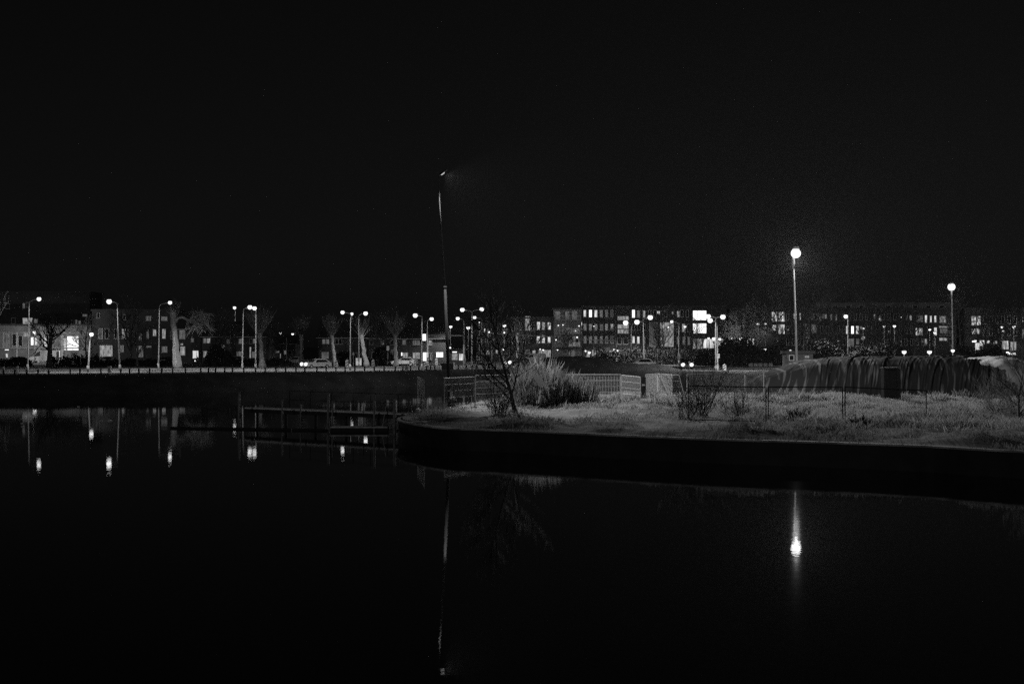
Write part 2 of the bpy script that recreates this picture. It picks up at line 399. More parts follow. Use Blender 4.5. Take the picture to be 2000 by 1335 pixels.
o = blades('verge_grass', 26000, (-75, 22), (146, 204), lambda x, y: 0.16 + 0 * x, lambda x, y: np.clip(.3 + .7 * wob(x, y, 4), .05, 1), mat('dark_verge_grass', 0.04, 1, .4, 1), 0.03, zfun=far_z)
o['label'] = 'dark rough grass on the sloping far bank'; o['category'] = 'grass'

# ------------------------------------------------------------------ lamps
def sbase(yb, g=FAR_Z): return (yb - HY) / (EYE - g)
def lamp(px, yb, ptx, pty, heads, power, label, group='street lamps on tall poles', pr=0.09, br=0.2, s=None, zb=None, mt=None, cat='street lamp', name='street_lamp', collar=True):
    """px, yb: foot of the pole; ptx, pty: top of the pole; heads: luminaire centres (photo pixels)."""
    if s is None: s = sbase(yb)
    g = FAR_Z if zb is None else zb; br *= rng.uniform(.82, 1.15)
    base = Vector(((px - 1000) / s, F / s, g)); t = thing(name, base, label, cat, group)
    top = W(ptx, pty, s) - base
    mb = MB(); n = 5
    mb.tube([(top * (i / n)) for i in range(n + 1)], [pr * (1.15 - 0.55 * i / n) for i in range(n + 1)], 8)
    mb.build('pole', POLE, t, True)
    if collar:
        mb = MB(); mb.tube([(0, 0, 0), (0, 0, 0.9)], pr * 1.6, 8); mb.build('base_sleeve', POLE, t, True)
    for (hx, hy) in heads:
        h = W(hx, hy, s) - base; d = h - top; sg = 1 if d.x > 0 else -1
        if abs(d.x) > 0.35:
            c = top + Vector((0, 0, d.z * 0.9))
            pts = [top + (c - top) * (2 * u * (1 - u)) + (h - top) * (u * u) for u in [i / 6 for i in range(7)]]
            MB().tube(pts, [pr * .55] * 7, 6).build('arm', POLE, t, True)
        L = 0.42
        hd = MB(); sg2 = sg if abs(d.x) > .35 else 0.3
        hd.ball((h.x, h.y, h.z + br * 1.25), L * .55, 10, 5, .38, 0.0, 1.0); ho = hd.build('lamp_head', mat('lamp_housing', .3, .5), t, True)
        MB().ball((h.x, h.y, h.z + br * .1), br * 1.6, 10, 6, .95, -1.0, 0.8).build('lamp_glass', mt or BULB, ho, True)
        if power: spot(t, (h.x, h.y - (1.0 if abs(d.x) < .35 else .15), h.z - br * 1.6 - .2), power, r=.12)
    return t
P0 = 3000
LP = 'curved arm'
lamp(54, 724, 57, 592, [(76, 584)], P0, 'street lamp with arm to the right in front of the white van')
lamp(234, 725, 229, 594, [(213, 589)], P0, 'street lamp with arm to the left, standing between parked cars and row houses at left')
lamp(309, 721, 311, 600, [(332, 591)], P0 * 2.2, 'street lamp whose arm reaches right to the stout pollarded tree')
lamp(172, 727, 176, 657, [(178.5, 653)], P0 * .25, 'low lamp on a short pole next to the brightly lit bay window', pr=.11, br=.16)
lamp(461, 700, 459, 604, [(458, 601)], P0 * .6, 'thin street lamp seen head on, leftmost of the three lamps before the dark bush', pr=.07, s=8.6)
lamp(473, 721, 475, 608, [(488, 600)], P0, 'street lamp with arm to the right, middle of the three lamps beside the dark bush')
lamp(499, 722, 500, 606, [(497, 602)], P0, 'street lamp seen head on, beside the first fan shaped pollard')
lamp(684, 723, 685, 614, [(669, 610)], P0, 'street lamp with arm to the left beside the leaning pollard behind the white car')
lamp(701, 718, 700.5, 618, [(714, 612)], P0, 'bright pole street lamp with arm to the right above the advertising panel')
lamp(686, 706, 687, 616, [(687, 613)], P0 * .5, 'street lamp seen head on, hidden mostly behind the left armed lamp', pr=.07, collar=False, s=9.6)
lamp(824, 722, 824.5, 619, [(811, 616)], P0, 'street lamp with arm to the left carrying the glowing square sign')
lamp(834, 715, 834.5, 628, [(843, 623)], P0 * .8, 'slimmer street lamp with arm to the right beside the glowing square sign', pr=.1)
lamp(909, 710, 906, 627, [(894, 622)], P0, 'leaning street lamp with arm to the left, right of the tall dark mast')
lamp(921, 716, 922, 611, [(903, 605), (941, 604)], P0, 'double armed street lamp tallest of the junction, right of the dark mast')
lamp(941, 712, 941, 624, [(927, 620)], P0 * .6, 'slim street lamp with arm to the left, just right of the tallest double lamp', pr=.07)
lamp(1080, 706, 1080.5, 628, [(1068, 626), (1094, 626)], P0, 'double armed street lamp left of the balcony flats, joined by the long signal beam', pr=.11)
lamp(1140, 706, 1140, 634, [(1136.5, 632), (1144.5, 632)], P0, 'double street lamp with two heads almost touching, before the flats', pr=.12, br=.22)
lamp(1174, 706, 1174.5, 628, [(1184.5, 625)], P0, 'street lamp with arm to the right, first right of the double headed lamp', pr=.08)
lamp(1188, 706, 1188, 640, [(1184, 635)], P0 * .6, 'short street lamp with arm to the left above the rectangular road sign', pr=.06, br=.17)
lamp(1233, 707, 1233, 634, [(1222, 630.5)], P0 * 1.5, 'left of two dazzling lamps in front of the tall gallery windows', pr=.09, br=.3)
lamp(1258, 712, 1256, 626, [(1270, 620), (1244, 629)], P0 * 1.5, 'double street lamp, one head dazzling, standing behind the white hatchback', pr=.11, br=.28)
lamp(1326, 713, 1326, 633, [(1312, 628)], P0, 'street lamp with arm to the left carrying round and triangular road signs', pr=.1)
lamp(1398, 726, 1397.5, 622, [(1383, 618), (1412, 619)], P0, 'double armed street lamp by the big bright windows at the right end of the flats')
lamp(1402, 724, 1400.5, 634, [(1387, 626)], P0 * .8, 'lower street lamp standing close behind the double lamp by the bright windows', pr=.1)
lamp(1656, 714, 1656, 622, [(1652, 618)], P0 * 2, 'dazzling single street lamp behind the middle of the tarpaulin mound', pr=.1, br=.26, zb=1.5)
# the two high floodlight masts
def mast(px, yb, tx, ty, hx, hy, s, power, label, gl=FLOOD, br=.42, pr=.1):
    base = Vector(((px - 1000) / s, F / s, 1.1)); t = thing('light_mast', base, label, 'light mast', 'tall floodlight masts on the building site')
    top = W(tx, ty, s) - base; h = W(hx, hy, s) - base
    MB().tube([top * (i / 6) for i in range(7)], [pr * (1.2 - .6 * i / 6) for i in range(7)], 8).build('pole', POLE, t, True)
    MB().tube([top + Vector((0, 0, -.9)), top + Vector((0, 0, .15))], pr * 1.1, 8).build('collar', GALV, t, True)
    MB().tube([top, h + Vector((0, 0, .35))], .05, 6).build('bracket', GALV, t, True)
    ho = MB().prism([(h.x - .32, h.z + .4), (h.x + .32, h.z + .4), (h.x + .2, h.z + .62), (h.x - .2, h.z + .62)], h.y - .3, h.y + .3).build('lamp_head', mat('lamp_housing', .3), t)
    MB().ball((h.x, h.y, h.z + .02), br * 1.1, 12, 8, .95, -1.0, 0.85).build('lamp_glass', gl, ho, True)
    point(t, (h.x, h.y, h.z - br - .3), power, .15)
    return t
mast(1558, 760, 1550, 506, 1554.5, 495, 21.3, 40000, 'tallest bright floodlight mast rising behind the left part of the mound')
mast(1862, 730, 1859, 571, 1858.5, 560.5, 13.7, 42000, 'bright floodlight mast rising behind the right part of the mound', br=.5, pr=.12)
# dark tilted mast on the tip
def tilted_mast():
    s = 30.0; base = Vector(((878.5 - 1000) / s, F / s, 1.05))
    t = thing('tilted_light_mast', base, 'tall dark leaning mast on the tip of the bank with a dim tilted lamp head', 'light mast')
    top = W(856.5, 344, s) - base
    mid = W(869, 560, s) - base; kk = W(859, 415, s) - base
    MB().tube([(0, 0, 0), mid * .5, mid], [.115, .105, .095], 8).build('lower_pole', DSTEEL, t, True)
    MB().tube([mid, kk, top], [.065, .05, .045], 8).build('upper_pole', mat('dull_steel', .1, .8, spec=.05), t, True)
    MB().tube([mid * .995 - Vector((0, 0, .12)), mid * 1.005], .12, 8).build('pole_collar', DSTEEL, t, True)
    MB().box(-.16, .14, -.14, .14, .05, .62).build('pole_base', DSTEEL, t)
    MB().box(.02, .16, -.2, -.09, .5, .95).build('switch_box', GALV, t)
    d = Vector((.62, 0, .47)).normalized(); n = Vector((-.47, 0, .62)).normalized()
    a = top + Vector((.05, 0, .02))
    mb = MB(); L = .68
    for yy in (-.18, .18): pass
    p = [a + d * .0, a + d * L, a + d * L + n * .05, a + d * .1 + n * .1]
    mb.add([(q.x, -.18 + top.y, q.z) for q in p] + [(q.x, .18 + top.y, q.z) for q in p],
           [(0, 1, 2, 3), (7, 6, 5, 4), (0, 4, 5, 1), (1, 5, 6, 2), (2, 6, 7, 3), (3, 7, 4, 0)])
    ho = mb.build('lamp_head', DSTEEL, t)
    q = [a + d * .12 - n * .012, a + d * .42 - n * .012, a + d * .38 - n * .05, a + d * .17 - n * .05]
    gb = MB(); gb.add([(v.x, -.08 + top.y, v.z) for v in q] + [(v.x, .15 + top.y, v.z) for v in q],
                [(0, 1, 2, 3), (7, 6, 5, 4), (0, 4, 5, 1), (1, 5, 6, 2), (2, 6, 7, 3), (3, 7, 4, 0)])
    gb.build('lamp_glass', emis('weak_lamp_glow', .55), ho)
    c = a + d * .4 - n * .14
    spot(t, (c.x, c.y + .1, c.z), 22000, 148, .5, aim=(.75, .12, -.5), r=.1)
tilted_mast()
# lamps further off; most hang on poles hidden in the dark
def far_lamp(px, py, s, power, label, zl=None, br=.3, head=0, mt=None, pt=False):
    z = EYE + (HY - py) / s
    base = Vector(((px + head - 1000) / s, F / s, FAR_Z)); t = thing('distant_lamp', base, label, 'lamp', 'small distant lamps beyond the road')
    h = z - FAR_Z; MB().tube([(0, 0, 0), (0, 0, h - .05 if not head else h + .3)], [.06, .045], 6).build('pole', POLE, t, True)
    if head: MB().tube([(0, 0, h + .3), (-head / s * .6, 0, h + .45), (-head / s, 0, h + .25)], .035, 5).build('arm', POLE, t)
    ho = MB().ball((-head / s, 0, h + .18), br * 1.1, 8, 3, .5, 0, 1).build('lamp_head', mat('lamp_housing', .3), t, True)
    MB().ball((-head / s, 0, h + .1), br, 8, 5, 1, -1, .5).build('lamp_glass', mt or BULBN, ho, True)
    if power and pt: point(t, (-head / s, -.9, h - .1 - br), power, .15)
    elif power: spot(t, (-head / s, -.7, h + .1 - br * 1.05 - .2), power, r=.12)
    return t
for a in [(530, 653, 8, 700, 'leftmost of the cluster of small lamps left of the parked white car'), (540, 656, 8.2, 0, 'lowest lamp of the small cluster left of the parked white car'),
          (547.5, 650.5, 7.8, 700, 'topmost lamp of the small cluster between two fan shaped pollards'), (552, 655.5, 8.1, 0, 'lamp right below the topmost one of the small cluster'),
          (571.5, 652.5, 8.3, 700, 'rightmost single lamp of the small cluster, beside a fan shaped pollard')]:
    far_lamp(a[0], a[1], a[2], a[3], a[4], head=6 if a[0] > 560 else 0)
for a in [(370.5, 654, 9.6, 500, 'small lamp on a thin pole right of the stout pollarded tree', .3), (68, 648.5, 9.8, 3500, 'glaring lamp on the pale building above the white van', .42),
          (382, 677, 9.6, 300, 'round white globe lamp over a doorway right of the stout pollard', .5), (880, 638, 9.4, 500, 'wide lamp just right of the dark tilted mast', .36),
          (914.5, 640, 9.3, 600, 'wide lamp between the leaning lamp and the tallest double lamp', .4), (879, 680, 10.5, 250, 'low bright lamp over the dark container', .26),
          (985, 636, 9.2, 700, 'bright lamp seen through the top of the thin dark tree', .38), (1304.5, 639, 9.4, 150, 'small lamp left of the lamp with round and triangular signs', .22),
          (1417, 672, 10, 500, 'low lamp right of the glowing curtained ground floor', .33), (1480.5, 633, 9, 300, 'left lamp of a small pair left of the mottled bright windows', .28),
          (1495, 632.5, 9, 150, 'right lamp of a small pair left of the mottled bright windows', .22), (1543, 685, 11, 250, 'small lamp just above the low brick hut', .22),
          (1576.5, 642, 9.3, 200, 'small lamp right of the tallest mast, before the dim balconies', .25), (1686, 642, 9.3, 200, 'small lamp right of three narrow lit windows', .25),
          (1727, 637.5, 9.3, 300, 'left lamp of the pair in the middle of the right flats', .28), (1747, 637, 9.3, 400, 'right lamp of the pair in the middle of the right flats', .33),
          (1816, 644, 9.5, 300, 'lamp between the white lit shape and the narrow lit window', .28), (1957, 639, 9.3, 200, 'upper left lamp of three at the far right edge', .26),
          (1960, 647, 9.5, 200, 'lower lamp of three at the far right edge', .22), (1980, 638, 9.3, 900, 'brightest lamp of three at the far right edge', .36),
          (1395, 661, 10, 800, 'glaring lamp at the right end of the curtained ground floor', .4), (1447, 661, 10, 600, 'wide lamp over the lit entrance right of the double street lamp', .4),
          (1428, 661, 10, 200, 'lamp left of the wide lamp over the lit entrance', .24), (1151, 689, 10.6, 300, 'lamp low beside the twin headed street lamp', .26),
          (1766, 688, 15, 2500, 'leftmost of three low lamps on the crest of the mound', .3), (1815.5, 688, 15, 2500, 'middle of three low lamps on the crest of the mound', .3),
          (1861, 685.5, 15, 2500, 'rightmost of three low lamps on the crest of the mound, at the mast foot', .25), (1160, 637.5, 9, 0, 'tiny lamp on the balconies left of the first tall lamp', .12),
          (1090.5, 636, 9, 0, 'tiny lamp on a balcony right of the double lamp', .13), (1099.5, 635, 9, 0, 'tiny lamp on a balcony above the signal beam', .13),
          (1131, 637, 9, 0, 'tiny balcony lamp left of the twin heads', .14), (1124, 646.5, 9, 0, 'tiny balcony lamp below and left of the twin heads', .14),
          (1086, 664, 9.3, 0, 'tiny lamp beside the pole at the end of the signal beam', .15), (1061, 684, 9.8, 0, 'small lamp low between the tree and the double lamp', .17),
          (1055, 682.5, 9.8, 0, 'small lamp low just right of the thin dark tree', .14), (1089, 684, 9.8, 0, 'small lamp low right of the double lamp pole', .14), (1760, 620, 9.3, 0, 'tiny lamp at the top of the right flats', .15),
          (1461, 686, 10.4, 60, 'small low lamp before the dark bush left of the concrete blocks', .2), (1494, 683, 10.4, 120, 'lit low lamp above the second concrete block from the right', .26), (936, 630, 9.2, 0, 'tiny lamp high between the two lamps right of the dark mast', .14),
          (1905, 666, 9.6, 200, 'small lamp at the lit entrance of the last block, left of two', .26), (1919, 666.5, 9.6, 200, 'small lamp at the lit entrance of the last block, right of two', .24), (1968, 688.5, 10.5, 200, 'low lamp at the crest of the mound near the right edge', .28), (1977, 691, 10.5, 0, 'smaller low lamp at the crest near the right edge', .2),
          (1406, 662, 10.05, 500, 'lamp glaring beside the lower street lamp by the curtained ground floor', .34), (1384, 661, 10, 100, 'small lamp over the middle of the curtained ground floor', .22), (1338, 638, 9.3, 60, 'lamp hanging in the narrow framed window left of the bright windows', .3),
          (1204, 689, 10.2, 60, 'small lamp left of the signal on the gantry pole', .2), (1199, 683, 10.2, 0, 'tiny lamp above and left of the signal on the gantry pole', .15), (1826, 650, 9.6, 150, 'lamp before the narrow window left of the balconies of the right flats', .3)]:
    far_lamp(*a[:5], br=a[5], pt=a[3] >= 500 and a[2] < 12)

# ------------------------------------------------------------------ buildings
def building(name, label, cat, s, x0, x1, yt, wins=(), wallm=None, depth=10, roof='flat', ridge=None, sills=True, group=None, yb=None, extra=None):
    z0 = FAR_Z; D = F / s; X = lambda p: (p - 1000) / s; Z = lambda p: EYE + (HY - p) / s
    cx = (X(x0) + X(x1)) / 2; t = thing(name, (cx, D, z0), label, cat, group)
    hw = (X(x1) - X(x0)) / 2; h = Z(yt) - z0; wm = wallm or brick('brick_wall', .12, .24)
    MB().box(-hw, hw, 0, depth, -.3, h).build('wall', wm, t)
    if roof == 'flat':
        MB().box(-hw - .25, hw + .25, -.25, depth + .2, h + .003, h + .35).build('roof', mat('roof_edge', .05), t)
    else:
        rh = (Z(ridge) - z0) - h; o_ = .4
        mb = MB(); mb.add([(-hw - .3, -o_, h - .02), (hw + .3, -o_, h - .02), (hw + .3, depth / 2, h + rh), (-hw - .3, depth / 2, h + rh), (-hw - .3, depth + o_, h - .02), (hw + .3, depth + o_, h - .02),
                           (-hw - .3, -o_, h + .12), (hw + .3, -o_, h + .12), (hw + .3, depth / 2, h + rh + .15), (-hw - .3, depth / 2, h + rh + .15)],
                          [(6, 7, 8, 9), (0, 3, 2, 1), (0, 1, 7, 6), (3, 4, 5, 2), (9, 8, 5, 4), (6, 9, 3, 0), (1, 2, 8, 7), (0, 4, 3), (1, 2, 5)])
        ro = mb.build('roof', mat('roof_tiles', .05, .8, .4, 3), t)
        MB().tube([(-hw - .3, -o_ - .06, h + .02), (hw + .3, -o_ - .06, h + .02)], .07, 6).build('gutter', WHITEP, ro)
        for cxk in ([-hw * .5, hw * .5] if hw > 6 else [0]):
            MB().box(cxk - .35, cxk + .35, depth / 2 - .3, depth / 2 + .3, h + rh - .3, h + rh + .9).build('chimney', brick('brick_wall_dark', .055, .14), ro)
    for wdw in wins:
        a, b, c, d, kind = wdw[:5]; pn = wdw[5] if len(wdw) > 5 else 'window'
        xa, xb, zt, zb_ = X(a) - cx, X(b) - cx, Z(c) - z0, Z(d) - z0
        fw = .07 if kind != 'dark' else .06
        mb = MB(); y0, y1 = -.07, .03
        mb.box(xa, xa + fw, y0, y1, zb_, zt); mb.box(xb - fw, xb, y0, y1, zb_, zt)
        mb.box(xa + fw, xb - fw, y0, y1, zt - fw, zt); mb.box(xa + fw, xb - fw, y0, y1, zb_, zb_ + fw)
        nm = int((xb - xa) / 1.3)
        for i in range(1, nm + 1):
            q = xa + (xb - xa) * i / (nm + 1); mb.box(q - fw / 2, q + fw / 2, y0 + .003, y1, zb_ + fw, zt - fw)
        fo = mb.build(pn, WHITEP, t)
        MB().box(xa + fw * .5, xb - fw * .5, -.03, .015, zb_ + fw * .5, zt - fw * .5).build('pane', LIT[kind], fo)
        if sills and kind != 'bright': MB().box(xa - .1, xb + .1, -.16, .02, zb_ - .1, zb_ - .004).build('sill', CONC, fo)
    if extra: extra(t, lambda p: X(p) - cx, lambda p: Z(p) - z0, depth)
    return t
def grid(x0, x1, rows, step, w, skip, kinds=('dark',)):
    out = []
    x = x0
    while x + w <= x1:
        for (a, b) in rows:
            if not any(x < q[1] + 1 and x + w > q[0] - 1 and a < q[3] and b > q[2] for q in skip): out.append((x, x + w, a, b, rng.choice(kinds)))
        x += step
    return out
# far left: pale building with lit bay, awning line, door canopy
def left_extra(t, X, Z, dep):
    MB().box(X(-60), X(178), -1.2, -.01, Z(650), Z(648)).build('canopy', CONC, t)
    MB().box(X(-60), X(178), -.5, -.005, Z(681), Z(678.5)).build('ledge', CONC, t)
    MB().box(X(33), X(35), -.3, -.01, 0, Z(649)).build('column', WHITEP, t)
    MB().box(X(74), X(78), -.3, -.01, 0, Z(649)).build('column', WHITEP, t)
    MB().box(X(82), X(84), -.3, -.01, Z(681), Z(650)).build('column', WHITEP, t)
    MB().box(X(120), X(125), -.4, -.01, 0, Z(655)).build('column', WHITEP, t)
    MB().box(X(158), X(174), -.3, -.012, 0, Z(652)).build('column', mat('pale_render', .19), t)
building('apartment_building', 'pale low building at the far left with a glaring bay window and a canopy', 'building', 9.4, -60, 178, 636,
         [(6, 18, 651, 681, 'dim'), (24, 32, 652, 676, 'dark'), (46, 58, 650, 657, 'mid'), (60, 66, 658, 674, 'bright'), (67.5, 73, 658, 674, 'lit'), (86, 92, 652, 678, 'lit'), (100, 118, 656, 678, 'dim'),
          (131, 154, 656, 684, 'bright'), (124, 130.5, 660, 684, 'lit'), (9, 18, 681.5, 684, 'bright'), (11, 16, 690, 698, 'lit', 'door'), (88, 118, 684, 703, 'lit', 'garage_door'),
          (43, 63, 619, 633, 'mid') if False else (36, 44, 655, 676, 'dark'), (-40, -25, 655, 676, 'dark')], mat('pale_render', .19, .9, .3, .6), extra=left_extra, sills=False)
building('apartment_tower', 'dark taller building behind the pale one with two dim high windows', 'building', 8.6, -50, 175, 572,
         [(44, 64, 620, 633, 'mid'), (66, 74, 622, 631, 'dim'), (12, 18, 553, 0, 'dim') if False else (44, 49, 592, 602, 'dim'), (51, 55, 590, 600, 'dark'), (147, 151, 624, 637, 'dim'), (153, 158, 626, 637, 'dim'),
          (161, 171, 613, 618, 'dim'), (139, 145, 625, 637, 'dark'), (-8, -2, 590, 600, 'dark'), (11, 19, 593, 603, 'dark'), (22, 30, 620, 632, 'dark')], brick('brick_wall_dark', .055, .14))
building('row_house', 'three storey dark brick terrace with a wide lit ground floor window', 'house', 9.6, 180, 337, 607,
         [(192, 201, 641, 661, 'dim'), (205, 213, 641, 661, 'dark'), (223, 229, 642, 661, 'dark'), (238, 246, 642, 661, 'mid'), (271, 277, 651, 663, 'dim'), (286, 291, 644, 661, 'dim'), (298.5, 305.5, 643, 656, 'mid'), (316.5, 324, 642, 661, 'mid'),
          (195, 220, 674, 696, 'mid'), (235, 242, 674, 687, 'dim'), (267, 280, 675, 697, 'dim'), (286, 296, 675, 678, 'dim'), (316, 327, 676, 688, 'dim'), (189, 195, 611, 621, 'dark'), (285, 295, 617, 626, 'dim'), (315, 327, 618, 626, 'dim'), (240, 246, 614, 624, 'dark'),
          (250, 256, 642, 661, 'dark'), (333, 336, 646, 662, 'dark')], brick('brick_wall_dark', .055, .14))
building('row_house', 'brick terrace right of the stout pollard with a glowing front window', 'house', 9.7, 343, 392, 643,
         [(350, 362, 644, 662, 'dim'), (373, 379, 660, 668, 'dim'), (376, 388, 684, 700, 'lit'), (352, 362, 676, 694, 'mid'), (352, 358, 670, 674, 'mid')], brick('brick_wall', .12, .24), roof='gable', ridge=612)
building('row_house', 'pale fronted terrace with white framed windows behind the three lamps', 'house', 9.9, 394, 520, 658,
         [(397, 404, 660, 670, 'dim'), (404.5, 411, 660, 670, 'mid'), (397, 410, 685, 698, 'mid'), (442, 450, 662, 671, 'dim'), (466, 475, 661, 671, 'dim'), (487, 493.5, 661, 671, 'dark'), (494, 500, 661, 671, 'dim'), (462, 472, 686, 699, 'dim'),
          (487, 491, 677, 699, 'mid', 'door'), (492, 501, 686, 699, 'dim'), (432, 440, 673, 685, 'dim')], brick('brick_wall', .12, .24), roof='gable', ridge=628)
building('gabled_house', 'small pale house under the cluster of small lamps', 'house', 9.2, 516, 577, 672,
         [(520, 526, 686, 700, 'dim'), (531, 536, 683, 691, 'mid'), (538, 546, 684, 689, 'dim'), (554, 560, 684, 692, 'dim'), (563, 570, 684, 692, 'dark'), (546.5, 549, 690, 702, 'mid', 'door')], mat('pale_render_b', .16, .9, .3, .6), roof='gable', ridge=655)
building('row_house', 'brick house with two white framed windows left of the fan pollard', 'house', 10, 621, 717, 660,
         [(629, 635.5, 662, 671.5, 'dim'), (636, 643, 662, 671.5, 'dim'), (654, 661, 662, 672, 'dark'), (661.5, 668, 662, 672, 'dark'), (679.5, 685, 663, 672, 'dark'), (628, 642.5, 687, 700, 'dim'), (704, 710, 664, 672, 'dark'), (660, 668, 688, 699, 'dark'), (690, 698, 688, 700, 'dark')],
         brick('brick_wall', .12, .24), roof='gable', ridge=628)
building('row_house', 'brick house with small square upper windows behind the striped marker board', 'house', 10, 718, 775, 661,
         [(722, 729, 664, 673, 'dark'), (743.5, 750, 664, 673, 'dim'), (762, 769, 664, 673, 'dark'), (760, 764, 688, 703, 'dark', 'door'), (726, 738, 687, 699, 'dark')], brick('brick_wall', .12, .24), roof='gable', ridge=630)
building('row_house', 'brick house with lit door canopy and glowing shop window at right end', 'house', 10, 776, 872, 662,
         [(786, 793, 663.5, 673, 'dim'), (806, 813, 664, 673.5, 'dim'), (813.5, 820, 664, 673.5, 'dim'), (836.5, 844, 664, 673.5, 'mid'), (787, 797, 688, 701, 'mid', 'door'), (806, 820, 688, 700, 'mid'), (851.5, 866, 687, 698, 'bright'), (840, 844, 689, 702, 'dim', 'door'),
          (783, 786.5, 687.5, 695, 'bright', 'wall_lamp')], brick('brick_wall', .12, .24), roof='gable', ridge=632)
building('site_cabin', 'low pale kiosk with lit front between the dark mast and the leaning lamp', 'kiosk', 10.8, 874, 908, 684,
         [(883, 893, 685.5, 689, 'bright'), (882, 894, 690, 703, 'mid'), (896, 907, 690, 704, 'lit')], mat('pale_render', .19), depth=4, sills=False)
def balc(x0, x1, tops, kind=None):
    def fn(t, X, Z, dep):
        for (a, b) in tops:
            bo = MB().box(X(x0), X(x1), -1.3, -.012, Z(b), Z(b - 1.6)).build('balcony', CONC, t)
            mb = MB(); mb.box(X(x0), X(x1), -1.3, -1.24, Z(b) + 1.05, Z(b) + 1.12); q = X(x0)
            while q < X(x1): mb.box(q, q + .05, -1.28, -1.25, Z(b), Z(b) + 1.05); q += .35
            mb.build('railing', GALV, bo)
    return fn
w1 = [(1048.5, 1055, 628, 644.5, 'lit'), (1058.5, 1064.5, 629, 643.5, 'mid'), (1069.5, 1076, 629, 643.5, 'lit'), (1048, 1055, 655, 669.5, 'lit'), (1058, 1064.5, 654, 669.5, 'lit'), (1069.5, 1075.5, 656, 669.5, 'lit'),
      (1026, 1036, 617, 645, 'mid', 'stair_window'), (1008, 1013, 650, 700, 'mid', 'stair_window'), (1014, 1018, 629, 645, 'dark'), (1038, 1043, 629, 645, 'dark'), (1040, 1046, 684, 696, 'mid'), (1052, 1076, 683, 697, 'mid'), (1020, 1035, 683, 697, 'dim')]
building('flats', 'low wing of the flats with six lit windows, behind the long signal beam', 'flats', 9, 998, 1080, 622, w1 + grid(1000, 1078, [(629, 645), (656, 670)], 11, 5, w1), brick('brick_wall_dark', .055, .14))
w2 = [(1084, 1094, 608, 623, 'dim'), (1104, 1112, 608, 623, 'dim'), (1117, 1127, 607, 624, 'dim'), (1111, 1117, 664, 676, 'mid'), (1118, 1133, 667, 676, 'mid'), (1118, 1124, 656, 665, 'dim'), (1084, 1096, 656, 666, 'dark'), (1104, 1118, 640, 651, 'dark'), (1120, 1133, 641, 650, 'dark'),
      (1108, 1113, 683, 695, 'dim'), (1116, 1122, 683, 696, 'dim'), (1086, 1100, 640, 652, 'dark')]
building('flats', 'pale fronted balcony block of the flats between the double lamps', 'flats', 9, 1081, 1136, 604, w2, mat('pale_render_b', .16), extra=balc(1082, 1135, [(0, 626), (0, 653), (0, 678)]))
w3 = [(1129.5, 1133, 606, 617, 'bright') if False else (1139.5, 1145, 605, 618.5, 'lit'), (1150, 1156.5, 604.5, 619.5, 'bright'), (1160.5, 1167, 605, 619.5, 'lit'), (1206, 1228, 617, 625, 'mid'), (1206, 1228, 633, 642, 'mid'), (1206, 1228, 643, 651, 'mid'),
      (1234, 1240.5, 604.5, 620.5, 'bright'), (1244, 1250, 606, 620, 'dim'), (1255.5, 1260.5, 606, 620, 'mid'), (1283, 1289, 607, 613, 'lit'), (1312, 1315, 608, 613, 'mid'), (1322, 1327.5, 607, 619, 'mid'), (1353, 1380, 606, 625.5, 'bright'), (1353, 1380, 631, 651, 'bright'),
      (1234.5, 1240, 656, 670, 'lit'), (1244, 1249.5, 656.5, 671, 'lit'), (1332, 1338.5, 632, 648, 'mid'), (1322, 1327, 632, 648, 'dark'), (1342, 1348, 632, 648, 'dark'), (1333, 1338, 657, 672, 'dim'), (1343, 1348, 657, 673, 'dim'), (1322, 1326, 657, 672, 'dim'),
      (1353, 1372, 661, 681, 'mid'), (1373, 1398, 661, 680, 'cur'), (1399, 1412, 661, 684, 'lit'), (1268, 1286, 629, 676, 'dim', 'gallery'), (1289, 1316, 629, 677, 'mid', 'gallery'), (1255, 1260, 657, 670, 'dim'), (1206, 1214, 659, 672, 'dark'), (1217, 1227, 659, 672, 'dark'),
      (1143, 1152, 684, 697, 'mid'), (1156, 1168, 683, 697, 'mid'), (1190, 1202, 684, 698, 'mid'), (1172, 1178, 633, 645, 'dim')]
building('flats', 'long four storey flats with two very bright stacked windows near the right end', 'flats', 9, 1137, 1420, 600, w3 + grid(1140, 1350, [(605, 619), (632, 645), (656, 670), (683, 696)], 10.5, 5.5, w3), brick('brick_wall_dark', .055, .14))
